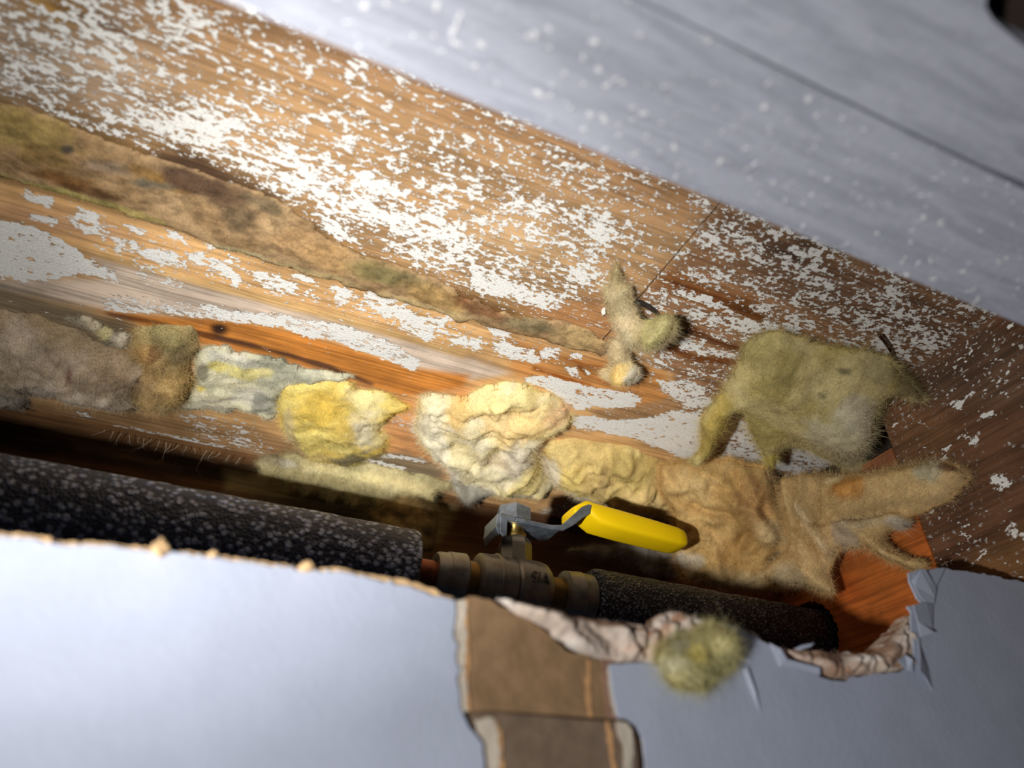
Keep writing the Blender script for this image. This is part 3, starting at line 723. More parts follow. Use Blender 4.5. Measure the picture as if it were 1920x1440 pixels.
        for k in range(K - 1):
            i0 = base + 2 * k * fibres + np.arange(fibres); i1 = i0 + fibres; i2 = i0 + 2 * fibres; i3 = i0 + 3 * fibres
            fq.append(np.column_stack([i0, i1, i3, i2]))
        V.append(FV); fb = np.concatenate(fq); nbody = sum(len(f) for f in faces); faces.append(fb)
        fc = C[ri] * r.uniform(0.98, 1.22, (fibres, 1)) * fcol; CC.append(np.tile(fc, (2 * K, 1)))
    V = np.concatenate(V); Fc = np.concatenate(faces); CC = np.concatenate(CC); CC = (CC * 0.86 + CC.mean(1, keepdims=True) * 0.14) * np.array((1.07, 1.04, 1.0)) * 1.12; CC = CC * np.minimum(1, 0.9 / CC.max(1, keepdims=True))
    cen = V[:2 * N].mean(0)
    ob = mesh_obj(name, V - cen, Fc, mat or M_WOOL, parent, True, {'col': CC}); ob.location = cen
    if fibres:
        ob.data.materials.append(M_FIB); mi = np.zeros(len(ob.data.polygons), np.int32); mi[nbody:] = 1
        if len(ob.data.polygons) == len(Fc): ob.data.polygons.foreach_set('material_index', mi)
    if label: tag(ob, label, cat, group)
    return ob

DECK = (np.array((0.1, 0.35, H)), (0, 0, -1))
def plane3(A, B, C, toward=(0, -1, -0.6)):
    n = _n(np.cross(B - A, C - A)); n = n if n @ np.array(toward) > 0 else -n
    return (A, n)

# dried brown strip along the board joint (mat of old residue with short fuzz)
strip_top = [(-60, 175), (0, 190), (60, 200), (130, 230), (200, 262), (270, 290), (330, 305), (400, 330), (460, 350), (530, 382), (570, 408), (610, 442), (690, 480), (800, 515), (880, 560), (960, 592), (1060, 602), (1110, 618), (1140, 640)]
strip_bot = [(1128, 668), (1080, 655), (1000, 632), (900, 606), (800, 578), (680, 545), (600, 520), (540, 500), (480, 480), (420, 466), (380, 450), (330, 430), (270, 412), (200, 388), (130, 364), (60, 345), (0, 330), (-60, 318)]
pad('dried_mould_strip', strip_top + strip_bot, DECK, 0.0026, (180, 148, 104), label='brown dried mould crust along the joint between the upper and lower boards', cat='mould',
    spots=[(40, 240, (120, 40, 20), (168, 142, 76), 0.9), (90, 290, (60, 18, 12), (140, 110, 60), 0.8), (130, 275, (14, 12, 0), (70, 70, 66), 0.9), (220, 310, (60, 12, 10), (158, 134, 108), 0.9), (120, 330, (70, 14, 15), (140, 96, 44), 0.9), (170, 352, (60, 10, 15), (100, 68, 34), 0.8),
           (300, 330, (60, 14, 18), (150, 112, 46), 0.8), (290, 340, (40, 8, 8), (112, 106, 90), 0.8), (360, 335, (70, 16, 20), (84, 62, 50), 0.9), (420, 360, (60, 20, 20), (100, 76, 56), 0.8), (450, 400, (34, 20, 0), (98, 82, 60), 0.8), (500, 380, (40, 14, 25), (98, 88, 66), 0.7),
           (560, 450, (50, 26, 15), (176, 140, 92), 0.9), (620, 480, (46, 22, 20), (182, 144, 90), 0.9), (700, 505, (50, 18, 15), (142, 124, 74), 0.9), (740, 515, (60, 14, 15), (120, 110, 70), 0.7), (820, 555, (60, 18, 18), (172, 138, 76), 0.8), (900, 575, (50, 10, 20), (126, 80, 44), 0.8), (1000, 608, (50, 12, 10), (120, 112, 78), 0.7), (1080, 632, (50, 20, 10), (190, 160, 104), 0.9),
           (600, 512, (90, 8, 16), (196, 174, 120), 0.8), (450, 470, (60, 8, 14), (190, 176, 128), 0.8), (130, 360, (120, 7, 15), (184, 172, 92), 0.8), (800, 572, (100, 7, 16), (204, 180, 122), 0.7), (260, 400, (60, 7, 16), (178, 160, 84), 0.8)],
    lumps=[(300, 380, (80, 20, 18), 0.001), (460, 420, (50, 24, 15), 0.0016), (560, 470, (40, 22, 15), 0.0016), (640, 500, (40, 20, 15), 0.0012)],
    edge=0.016, noise=(120, 0.6), folds=0.25, fibres=6000, flen=0.0024, fw=0.0001, seed=3, mat=M_MOULD, jag=3, normal_fib=0.3, col2=(160, 128, 86))

# yellow tuft
pad('yellow_wool_tuft', Z5([(75, 330), (200, 300), (440, 310), (460, 350), (560, 355), (690, 420), (745, 440), (650, 470), (600, 510), (580, 545), (625, 610), (600, 680), (540, 690), (450, 740), (380, 740), (230, 710), (180, 690), (110, 590), (70, 480)]), DECK, 0.010, Y1,
    label='bright yellow square wool tuft stuck to the deck left of the large cream wool', col2=(240, 222, 120),
    spots=[(690, 745, (44, 20, 25), (238, 226, 160), 0.9), (690, 790, (30, 34, 0), (240, 232, 200), 0.9), (720, 800, (18, 26, 0), (240, 226, 150), 0.8), (600, 750, (40, 30, 0), (240, 208, 70), 0.8), (600, 845, (40, 12, 5), (196, 178, 120), 0.7), (560, 835, (14, 30, -20), (168, 140, 104), 0.8), (545, 800, (10, 40, 0), (204, 188, 140), 0.8), (660, 846, (34, 14, -10), (104, 98, 84), 0.85), (700, 850, (26, 10, 0), (126, 118, 96), 0.8), (640, 820, (24, 20, 0), (236, 222, 130), 0.7)],
    lumps=[(700, 765, (34, 8, 32), 0.003), (640, 790, (40, 30, 0), 0.004)], fibres=9000, flen=0.006, seed=11, edge=0.016, noise=(60, 0.4), folds=0.10, jag=2.5)

# large cream wool
pad('cream_wool_batt', Z5([(790, 385), (900, 380), (1000, 390), (1060, 370), (1120, 330), (1220, 310), (1340, 325), (1400, 370), (1480, 390), (1540, 440), (1575, 500), (1520, 550), (1440, 565), (1400, 600), (1395, 680), (1410, 760), (1480, 830), (1440, 860), (1300, 880), (1200, 860), (1100, 870), (1020, 900), (985, 870), (960, 790), (900, 710), (830, 650), (780, 590), (765, 530), (780, 470)]), DECK, 0.016, (238, 222, 158),
    label='large torn cream and yellow wool batt stuck to the deck behind the valve handle', col2=(240, 231, 196),
    spots=[(860, 755, (26, 22, 0), (214, 182, 104), 0.9), (960, 730, (60, 14, -10), (238, 224, 150), 0.8), (960, 770, (60, 30, 0), (226, 196, 124), 0.8), (1045, 760, (24, 14, 0), (220, 180, 130), 0.7), (970, 825, (26, 30, 20), (214, 206, 184), 0.95), (880, 850, (60, 30, 30), (232, 222, 176), 0.8), (820, 800, (16, 40, -30), (238, 232, 206), 0.9), (870, 900, (50, 16, 15), (176, 172, 160), 0.9), (930, 905, (70, 12, 6), (150, 146, 134), 0.85), (850, 870, (20, 26, 0), (208, 204, 190), 0.8), (980, 880, (50, 18, -20), (238, 220, 140), 0.8), (920, 832, (40, 8, 20), (150, 122, 84), 0.5), (890, 715, (10, 20, 25), (244, 238, 210), 0.8)],
    lumps=[(870, 760, (24, 18, 0), 0.006), (980, 775, (46, 14, 8), 0.008), (975, 830, (26, 26, 0), 0.008), (930, 735, (50, 8, -12), 0.005), (960, 880, (60, 8, -25), 0.006), (900, 850, (40, 8, 20), 0.005), (840, 800, (12, 40, -20), 0.003)], fibres=16000, flen=0.006, seed=17, edge=0.016, noise=(55, 0.6), folds=0.16, jag=3)

# rounded lump right of it
pad('yellow_wool_lump', [(1018, 830), (1030, 812), (1060, 806), (1090, 806), (1130, 812), (1160, 816), (1182, 814), (1215, 838), (1250, 855), (1300, 872), (1310, 895), (1285, 940), (1250, 958), (1180, 945), (1130, 930), (1085, 925), (1045, 905), (1025, 875)], (np.array((0.2, 0.42, H)), (0, -0.25, -1)), 0.026, (222, 200, 126),
    label='rounded dull yellow wool lump right of the large cream batt', col2=(206, 182, 110),
    spots=[(1065, 860, (20, 24, 0), (238, 214, 120), 0.9), (1030, 870, (14, 34, 0), (228, 220, 196), 0.9), (1060, 905, (40, 12, 8), (206, 198, 170), 0.9), (1110, 925, (40, 12, 8), (176, 170, 150), 0.8), (1180, 850, (60, 24, 20), (190, 168, 92), 0.8), (1200, 900, (50, 24, 0), (214, 186, 120), 0.7), (1120, 870, (8, 40, 10), (150, 124, 76), 0.6), (1250, 880, (30, 30, 0), (186, 156, 96), 0.8)],
    lumps=[(1070, 865, (30, 30, 0), 0.010), (1180, 880, (50, 30, 15), 0.008), (1150, 905, (50, 8, 15), 0.004)], fibres=12000, flen=0.006, seed=23, edge=0.022, noise=(60, 0.5), folds=0.14)

# tan mass behind the lever tip
P_TAN = plane3(at(1260, 860, 2, 0.272), at(1480, 900, 0, 0.372), at(1400, 1110, 1, 0.395))
pad('tan_wool_mass', [(1238, 872), (1300, 866), (1380, 865), (1432, 876), (1450, 905), (1462, 955), (1485, 1010), (1500, 1050), (1496, 1085), (1480, 1112), (1440, 1104), (1380, 1108), (1330, 1098), (1280, 1078), (1262, 1030), (1275, 1000), (1262, 955), (1240, 925)], P_TAN, 0.022, (212, 180, 112),
    label='tan wool mass hanging behind the tip of the yellow valve handle', col2=(194, 158, 90),
    spots=[(1440, 985, (36, 20, 30), (216, 192, 138), 0.9), (1300, 905, (50, 24, 10), (206, 180, 120), 0.8), (1410, 930, (46, 30, 20), (186, 146, 88), 0.8), (1340, 1070, (50, 24, 10), (184, 160, 108), 0.9), (1455, 1050, (16, 26, 20), (112, 102, 92), 0.85), (1290, 1045, (30, 18, 0), (206, 200, 182), 0.8), (1420, 1080, (40, 20, 0), (206, 186, 140), 0.8), (1460, 895, (30, 16, 20), (150, 122, 98), 0.8)],
    lumps=[(1430, 975, (46, 26, 30), 0.010), (1300, 905, (26, 18, 8), 0.010), (1370, 925, (26, 20, 30), 0.010), (1400, 900, (12, 40, -20), 0.010), (1340, 1060, (26, 20, 8), 0.012), (1410, 1075, (26, 22, 8), 0.010), (1450, 1045, (14, 26, 20), -0.016), (1390, 1010, (10, 40, 30), -0.010), (1320, 950, (40, 7, 20), -0.010), (1420, 945, (30, 6, 40), -0.008)], fibres=15000, flen=0.007, seed=29, edge=0.016, noise=(60, 0.7), folds=0.16, back=0.35)

# folded beige strip against the joist
P_BEI = plane3(at(1490, 905, 0, 0.348), at(1790, 890, 0, 0.372), at(1540, 1120, 0, 0.346), (-1, -0.3, 0))
pad('beige_wool_strip', ZJ([(170, 290), (250, 245), (400, 225), (520, 225), (580, 250), (700, 240), (860, 225), (1000, 170), (1150, 148), (1320, 140), (1430, 130), (1500, 150), (1600, 220), (1580, 270), (1480, 380), (1380, 440), (1250, 500), (1100, 535), (1130, 580), (1100, 640), (980, 640), (900, 680), (930, 760), (1000, 840), (1120, 890), (1250, 900), (1240, 960), (1120, 960), (960, 900), (860, 830), (780, 780), (700, 810), (600, 780), (560, 820), (520, 900), (480, 980), (520, 1100), (540, 1170), (420, 1150), (330, 1100), (220, 1080), (60, 1090), (0, 1060), (60, 960), (130, 880), (200, 780), (130, 600), (120, 450)]), P_BEI, 0.016, (206, 176, 120),
    label='long folded beige wool strip pressed against the brown joist at right', col2=(192, 164, 108),
    spots=[(1625, 930, (30, 18, 0), (196, 138, 50), 0.85), (1760, 900, (24, 20, -20), (180, 176, 148), 0.8), (1590, 915, (16, 10, 0), (220, 208, 160), 0.8), (1690, 985, (20, 8, 0), (178, 170, 158), 0.8), (1620, 990, (40, 14, -10), (178, 160, 128), 0.8), (1600, 1015, (24, 12, 0), (176, 160, 140), 0.8), (1500, 1090, (30, 20, 0), (196, 176, 136), 0.8), (1540, 1000, (10, 60, -30), (214, 192, 148), 0.7), (1790, 888, (10, 8, 0), (110, 60, 40), 0.8)],
    lumps=[(1528, 940, (7, 46, 4), 0.010), (1500, 950, (10, 60, -6), 0.008), (1514, 945, (4, 56, 0), -0.010), (1540, 990, (7, 30, -30), 0.010), (1562, 1030, (7, 34, -20), 0.010), (1546, 1040, (5, 40, -22), -0.010), (1550, 950, (6, 40, 10), -0.010), (1660, 925, (90, 24, -15), 0.012), (1640, 972, (80, 6, -12), -0.014), (1600, 1000, (36, 12, 0), 0.008), (1530, 1085, (24, 14, 10), 0.006)], fibres=14000, flen=0.006, seed=31, edge=0.012, noise=(60, 0.5), folds=0.14, back=0.35, smooth=2)

# large loose tuft in the corner
P_BIG = plane3(at(1420, 640, 2, 0.262), at(1720, 735, 0, 0.366), at(1500, 880, 2, 0.244))
pad('pale_yellow_wool_tuft', Z6([(480, 400), (540, 350), (640, 330), (740, 360), (860, 400), (980, 420), (1120, 440), (1220, 470), (1290, 560), (1360, 620), (1410, 690), (1330, 670), (1240, 640), (1180, 660), (1160, 720), (1140, 760), (1120, 860), (1090, 930), (1060, 960), (1110, 1000), (1230, 1045), (1140, 1060), (1000, 1040), (920, 980), (820, 930), (750, 900), (700, 890), (650, 920), (645, 1010), (600, 1010), (560, 920), (510, 820), (490, 730), (450, 715), (400, 760), (350, 850), (310, 940), (250, 1000), (200, 1000), (260, 930), (255, 800), (300, 720), (370, 640), (430, 540), (470, 470)]), P_BIG, 0.013, (182, 166, 98),
    label='largest loose pale yellow wool tuft hanging in the corner by the joist', col2=(196, 182, 126),
    spots=[(1560, 770, (70, 40, 20), (200, 192, 160), 0.85), (1600, 740, (40, 24, 30), (206, 198, 172), 0.8), (1590, 830, (44, 30, 20), (178, 168, 134), 0.8), (1440, 660, (50, 30, 20), (160, 146, 84), 0.8), (1340, 790, (16, 60, 20), (186, 164, 72), 0.85), (1450, 850, (24, 18, 0), (200, 184, 76), 0.8), (1700, 720, (40, 12, 30), (120, 106, 74), 0.8), (1640, 680, (40, 16, 20), (156, 144, 104), 0.7), (1575, 676, (14, 5, 0), (70, 66, 50), 0.7), (1530, 704, (10, 4, 0), (90, 86, 60), 0.7)],
    lumps=[(1540, 760, (80, 46, 20), 0.016), (1600, 770, (30, 60, -40), 0.008), (1440, 680, (40, 40, 0), 0.006)], fibres=16000, flen=0.007, seed=37, edge=0.02, noise=(40, 0.35), folds=0.05, back=0.6, jag=2, smooth=2, fw=0.00012)

# small hanging pair near the board seam
C3 = lambda pts: crop(1060, 480, 360 / 1920, pts)
P_T1 = plane3(at(1165, 510, 2, 0.276), at(1165, 640, 2, 0.268), at(1250, 610, 2, 0.258), (0, 0, -1))
pad('hooked_wool_tuft', C3([(500, 60), (560, 160), (545, 280), (640, 290), (650, 440), (690, 540), (740, 640), (850, 650), (950, 600), (1000, 580), (1080, 610), (1095, 700), (1050, 800), (950, 880), (850, 915), (700, 900), (600, 840), (530, 720), (480, 580), (430, 450), (400, 320), (440, 300), (500, 180)]), P_T1, 0.007, (196, 182, 142),
    label='small hook shaped wool tuft hanging beside the seam between the upper boards', col2=(176, 160, 116),
    spots=[(1240, 605, (26, 24, 0), (190, 182, 122), 0.9), (1180, 610, (20, 34, -20), (204, 190, 154), 0.8)], lumps=[(1235, 615, (26, 20, 0), 0.008), (1185, 620, (14, 30, -20), 0.004)], fibres=7000, flen=0.005, seed=41, edge=0.010, noise=(80, 0.4), folds=0.08, back=0.5, res=0.0011, smooth=2)
P_T2 = plane3(at(1150, 640, 2, 0.276), at(1150, 715, 2, 0.272), at(1195, 690, 2, 0.266), (0, 0, -1))
pad('drooping_wool_tuft', C3([(440, 850), (500, 830), (570, 860), (625, 960), (650, 1060), (730, 1110), (735, 1180), (670, 1250), (540, 1262), (430, 1210), (340, 1150), (450, 1110), (480, 1050), (440, 940)]), P_T2, 0.007, (206, 190, 146),
    label='smallest drooping wool tuft just below the hook shaped tuft', col2=(186, 166, 124), spots=[(1170, 690, (16, 16, 0), (222, 196, 118), 0.9), (1190, 700, (8, 16, 0), (200, 196, 178), 0.8)], lumps=[(1175, 695, (18, 14, 0), 0.006)],
    fibres=3500, flen=0.004, seed=43, edge=0.009, noise=(80, 0.4), folds=0.08, back=0.5, res=0.0011, smooth=2)

# left: brown-grey matted wool
pad('brown_wool_mat', ZL_([(-200, 90), (0, 110), (150, 160), (320, 150), (470, 230), (560, 270), (680, 290), (740, 330), (850, 420), (960, 480), (1100, 520), (1200, 600), (1300, 640), (1180, 800), (1150, 900), (1180, 960), (1100, 980), (960, 950), (860, 900), (720, 870), (560, 850), (400, 850), (280, 860), (180, 840), (80, 820), (-200, 780)]), (np.array((-0.05, 0.44, H)), (0, -0.12, -1)), 0.020, (176, 158, 134),
    label='grey brown matted wool on the deck at the far left above the foam', col2=(160, 140, 108),
    spots=[(10, 640, (14, 60, 0), (124, 98, 60), 0.8), (60, 620, (50, 40, 10), (176, 160, 140), 0.8), (110, 700, (60, 30, 10), (182, 170, 156), 0.8), (200, 730, (50, 26, 20), (200, 190, 174), 0.8), (90, 580, (60, 16, 20), (150, 128, 94), 0.8), (152, 662, (7, 10, 0), (116, 66, 62), 0.7), (60, 700, (20, 14, 0), (96, 88, 78), 0.7), (220, 665, (40, 20, 20), (170, 146, 116), 0.8), (240, 740, (24, 20, 30), (190, 176, 154), 0.8), (150, 725, (14, 8, 0), (116, 92, 80), 0.7), (20, 690, (24, 14, 0), (176, 164, 148), 0.6)],
    lumps=[(70, 640, (50, 30, 15), 0.008), (150, 690, (60, 26, 20), 0.008), (215, 725, (40, 20, 40), 0.006)], fibres=14000, flen=0.006, seed=47, edge=0.022, noise=(45, 0.45), folds=0.05, smooth=2)
pad('olive_wool_flap', ZL_([(1130, 290), (1180, 250), (1300, 255), (1450, 235), (1560, 240), (1660, 225), (1700, 280), (1720, 370), (1720, 470), (1640, 520), (1620, 640), (1650, 740), (1600, 850), (1480, 960), (1380, 980), (1260, 960), (1160, 900), (1120, 760), (1150, 640), (1240, 600), (1180, 540), (1130, 440)]), (np.array((0.0, 0.44, H)), (0.0, -0.1, -1)), 0.017, (194, 168, 112),
    label='olive tan fibrous wool flap between the grey brown mat and the pale mould', col2=(178, 152, 100),
    spots=[(320, 610, (50, 20, 0), (160, 148, 98), 0.9), (290, 635, (20, 14, 0), (190, 150, 84), 0.8), (305, 632, (14, 10, 0), (130, 90, 54), 0.7), (350, 640, (26, 20, 0), (128, 116, 82), 0.7), (285, 670, (34, 10, 25), (130, 104, 54), 0.8), (340, 700, (30, 40, 10), (196, 168, 106), 0.8), (290, 700, (24, 18, 0), (196, 166, 118), 0.8), (260, 710, (14, 26, 10), (120, 98, 70), 0.7), (330, 750, (40, 14, 0), (200, 182, 134), 0.7)],
    lumps=[(290, 640, (34, 16, 10), 0.006), (300, 695, (24, 16, 0), 0.006), (345, 700, (14, 40, 10), 0.005)], fibres=12000, flen=0.008, seed=53, edge=0.016, noise=(55, 0.45), folds=0.14, normal_fib=0.35)
# pale mould crusts
pad('pale_mould_crust', Z4([(1010, 570), (1080, 540), (1180, 535), (1260, 570), (1340, 590), (1460, 600), (1480, 640), (1560, 660), (1700, 670), (1820, 700), (1700, 715), (1560, 720), (1480, 740), (1440, 800), (1440, 880), (1390, 920), (1330, 890), (1260, 870), (1180, 880), (1080, 860), (980, 860), (900, 850), (960, 800), (1020, 740), (1010, 660)]), DECK, 0.0045, (224, 220, 188),
    label='pale grey and yellow mould crust left of the bright yellow tuft', cat='mould', col2=(180, 180, 158),
    spots=[(410, 680, (22, 10, 0), (222, 210, 110), 0.85), (460, 690, (34, 10, 10), (224, 214, 130), 0.85), (500, 690, (16, 10, 0), (222, 212, 140), 0.8), (378, 722, (8, 5, 0), (226, 206, 80), 0.9), (440, 665, (60, 8, 12), (206, 204, 190), 0.8), (520, 675, (40, 12, 10), (150, 150, 130), 0.8), (400, 750, (40, 14, 0), (208, 202, 180), 0.8), (470, 735, (34, 18, 10), (214, 210, 196), 0.8), (500, 750, (24, 20, 0), (150, 152, 140), 0.8), (640, 712, (60, 5, 4), (214, 206, 180), 0.8), (385, 690, (12, 16, 0), (112, 104, 84), 0.7)],
    fibres=9000, flen=0.0035, seed=59, edge=0.007, noise=(130, 0.6), folds=0.12, mat=M_WOOL, jag=5, normal_fib=0.6)
pad('white_mould_crust', ZL_([(560, 250), (650, 230), (800, 260), (900, 320), (950, 360), (1100, 370), (1110, 420), (1090, 490), (1000, 480), (920, 460), (850, 400), (780, 330), (680, 300)]), DECK, 0.006, (196, 186, 160), cat='mould',
    label='small white mould crust above the grey brown wool mat', col2=(140, 130, 108), spots=[(195, 620, (16, 10, 0), (206, 196, 140), 0.8), (230, 628, (16, 8, 0), (218, 210, 192), 0.8)],
    fibres=3000, flen=0.003, seed=61, edge=0.006, noise=(160, 0.7), folds=0.2, mat=M_WOOL, jag=4, normal_fib=0.6)
pad('grey_mould_clump', ZL_([(-200, 800), (0, 830), (150, 860), (210, 900), (240, 960), (200, 1010), (100, 1000), (0, 990), (-200, 940)]), (np.array((-0.1, 0.49, H)), (0, -0.2, -1)), 0.008, (150, 142, 132), cat='mould',
    label='grey mould clump at the left frame edge under the wool mat', col2=(100, 92, 82), fibres=2000, flen=0.004, seed=67, edge=0.008, noise=(160, 0.9), folds=0.7, mat=M_MOULD, jag=3)
pad('mouldy_wool_ledge', [(482, 866), (500, 854), (522, 858), (545, 849), (575, 858), (600, 853), (628, 864), (650, 858), (676, 870), (700, 864), (724, 878), (752, 874), (778, 890), (806, 890), (826, 902), (848, 902), (842, 916), (812, 920), (806, 942), (780, 928), (764, 948), (744, 926), (728, 950), (736, 978), (712, 996), (700, 960), (684, 936), (660, 948), (640, 924), (622, 938), (600, 918), (572, 926), (556, 906), (530, 912), (516, 894), (490, 898)], (np.array((0.05, 0.500, 0.26)), (0, -1, -0.55)), 0.0026, (204, 194, 146),
    label='pale mouldy wool shred along the far deck edge above the foam', col2=(176, 166, 120), spots=[(660, 890, (60, 10, 10), (224, 214, 156), 0.8), (780, 915, (40, 12, 15), (216, 204, 150), 0.8), (520, 865, (30, 10, 0), (120, 112, 90), 0.7), (600, 900, (60, 14, 10), (170, 158, 110), 0.7), (540, 870, (16, 10, 0), (190, 186, 170), 0.7)],
    fibres=9000, flen=0.006, seed=71, edge=0.006, noise=(130, 0.9), folds=0.3, jag=4, back=0.1)
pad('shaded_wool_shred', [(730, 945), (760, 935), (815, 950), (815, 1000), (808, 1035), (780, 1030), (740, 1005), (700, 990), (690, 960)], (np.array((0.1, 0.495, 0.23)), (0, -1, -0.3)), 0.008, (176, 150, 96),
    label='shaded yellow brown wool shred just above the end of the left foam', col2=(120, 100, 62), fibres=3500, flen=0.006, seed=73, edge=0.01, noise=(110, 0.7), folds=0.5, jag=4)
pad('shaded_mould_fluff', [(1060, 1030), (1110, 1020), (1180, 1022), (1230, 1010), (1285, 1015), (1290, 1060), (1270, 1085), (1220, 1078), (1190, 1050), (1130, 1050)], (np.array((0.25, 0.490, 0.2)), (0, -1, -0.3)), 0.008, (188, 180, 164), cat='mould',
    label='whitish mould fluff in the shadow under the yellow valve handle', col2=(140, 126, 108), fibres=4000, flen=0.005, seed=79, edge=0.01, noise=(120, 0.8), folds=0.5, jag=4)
pad('yellow_wool_scrap', [(1232, 1240), (1245, 1212), (1270, 1198), (1300, 1190), (1330, 1172), (1358, 1180), (1380, 1200), (1384, 1228), (1370, 1250), (1345, 1262), (1325, 1285), (1300, 1292), (1270, 1288), (1248, 1268)], (np.array((0.2, YD - 0.004, 0.09)), (0, -1, 0)), 0.009, (206, 196, 134),
    label='yellow wool scrap caught on the torn wallboard edge below the right foam', col2=(190, 184, 130), spots=[(1290, 1235, (20, 24, 0), (216, 204, 110), 0.8), (1255, 1250, (20, 14, 0), (214, 212, 180), 0.8), (1270, 1215, (16, 10, 0), (180, 178, 160), 0.7)],
    fibres=6000, flen=0.0045, seed=83, edge=0.012, noise=(110, 0.7), folds=0.14, jag=3, normal_fib=0.35, back=0.35, fw=0.0001, off=0.0)

# hanging mould strands below the far deck edge
def strands():
    r = random.Random(5); V = []; Fc = []
    def tube(p, d, L, w, depth):
        n = 5; prev = None
        for k in range(n + 1):
            ww = w * (1 - 0.7 * k / n)
            i = len(V)
            for q in range(4):
                an = q * math.pi / 2; V.append((p[0] + ww * math.cos(an), p[1] + ww * math.sin(an), p[2]))
            if prev is not None:
                for q in range(4): Fc.append((prev + q, prev + (q + 1) % 4, i + (q + 1) % 4, i + q))
            prev = i
            d = (d[0] + r.gauss(0, 0.25), d[1] + r.gauss(0, 0.1), d[2])
            p = (p[0] + d[0] * L / n, p[1] + d[1] * L / n, p[2] + d[2] * L / n)
            if depth and k in (2, 3, 4) and r.random() < 0.7:
                tube(p, (r.gauss(0, 0.9), 0, -0.6), L * 0.5, ww * 0.7, depth - 1)
    for (u, v, L, dep) in [(200, 815, .006, 0), (230, 822, .010, 1), (245, 824, .008, 1), (262, 830, .006, 1), (285, 832, .014, 1), (300, 834, .008, 1), (312, 838, .016, 2), (322, 840, .014, 2), (335, 842, .008, 1), (388, 852, .016, 2), (398, 853, .008, 1), (430, 860, .006, 1), (450, 864, .007, 1), (215, 818, .007, 0), (272, 830, .009, 1), (350, 845, .006, 1), (365, 848, .005, 0), (412, 856, .006, 0)]:
        p = at(u, v - 4, 2, H - 0.0005); p = (p[0], YB + 0.003, H - 0.003)
        tube(p, (0.1 * r.gauss(0, 1), 0.0, -1), L, 0.00028, dep)
    return mesh_obj('mould_strands', V, Fc, M_STR, None, True)
M_STR = plain('mould_strand', (206, 198, 176), 0.9, spec=0.1)
tag(strands(), 'thin branching mould strands hanging from the far deck edge', 'mould', kind='stuff')

# ================================================================== PIPE, FOAM, VALVE
YP, ZP = 0.36, 0.1462
def foam_mat(nm, vs, bright):
    m = MB(nm); v = m.voro(vs); n = m.noise(60, 3, 0.6); f = m.noise(700, 3, 0.5)
    v2 = m.voro(620)
    sp = m.step(m.math('ADD', v, m.math('MULTIPLY', m.noise(160, 2, 0.5), 0.8)), 0.55, 1.0, 1.0, 0.0)
    c = m.mix(sp, lin((54, 60, 76)) * bright, lin((166, 178, 206)) * bright)
    m.bump(m.math('ADD', m.math('MULTIPLY', sp, 1.0), m.math('MULTIPLY', v2, -0.7)), 0.9, 0.0011)
    return m.done(c, m.step(sp, 0, 1, 0.6, 0.33), spec=0.6)
M_FOAM = foam_mat('black_foam', 270, 1.0); M_FOAM2 = foam_mat('fine_shaded_foam', 480, 0.45)  # right sleeve: finer specks, its shade from the wallboard darkened into the colour
def foam(name, x0, x1, r, label, seed, mat=None):
    n = 140; seg = 72; V = []; Fc = []
    xs = np.linspace(x0, x1, n); prof = [(x, r) for x in xs]
    lip = 0.0018
    prof = [(x0, 0.0088), (x0, r - lip), (x0 + lip * 0.4, r - lip * 0.35)] + [(x, r) for x in np.linspace(x0 + lip * 1.3, x1 - lip * 1.3, n)] + [(x1 - lip * 0.4, r - lip * 0.35), (x1, r - lip), (x1, 0.0088), (x0, 0.0088)]
    P = []
    for x, rr in prof:
        for i in range(seg):
            a = 2 * math.pi * i / seg; P.append((x, rr * math.cos(a), rr * math.sin(a)))
    P = np.array(P); nz = fbm(P, 130, seed, 3) - 0.5; rad = np.hypot(P[:, 1], P[:, 2]); s = np.where(rad > 0.0095, 1 + nz * 0.0016 / rad, 1)
    P[:, 1] *= s; P[:, 2] *= s; P[:, 1] += YP; P[:, 2] += ZP
    k = len(prof)
    for j in range(k - 1):
        for i in range(seg):
            Fc.append((j * seg + i, j * seg + (i + 1) % seg, (j + 1) * seg + (i + 1) % seg, (j + 1) * seg + i))
    cen = np.array(((x0 + x1) / 2, YP, ZP))
    o = mesh_obj(name, P - cen, Fc, mat or M_FOAM, None, True); o.location = cen
    bm = bmesh.new(); bm.from_mesh(o.data); bmesh.ops.recalc_face_normals(bm, faces=bm.faces); bm.to_mesh(o.data); bm.free()
    return tag(o, label, 'pipe insulation')
foam('pipe_insulation', -0.26, 0.1005, 0.0222, 'thick black foam pipe sleeve left of the valve', 1)
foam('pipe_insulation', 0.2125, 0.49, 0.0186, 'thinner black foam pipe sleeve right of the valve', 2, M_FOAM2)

def metal(name, c, rough, mt=1.0):
    m = MB(name); f = m.noise(160, 4, 0.6); g = m.noise(700, 2, 0.5)
    cc = m.mix(1.0, tuple(lin(c)) + (1,), m.step(f, 0.3, 0.7, 0.75, 1.15), 'MULTIPLY')
    m.bump(g, 0.15, 0.0003); return m.done(cc, m.step(f, 0.3, 0.7, rough - 0.07, rough + 0.12), mt)
M_NICK = metal('dull_nickel', (150, 146, 138), 0.40, mt=0.8); M_ZINC = metal('zinc_plate', (150, 162, 176), 0.34, mt=0.8); M_BRASS = metal('brass', (206, 170, 92), 0.32); M_DBR = metal('dull_brass', (140, 112, 66), 0.45); M_COP = metal('copper', (140, 84, 62), 0.5)
M_YEL = MB('yellow_plastic'); M_YEL = M_YEL.done(tuple(lin((240, 200, 8))) + (1,), 0.42, spec=0.4)

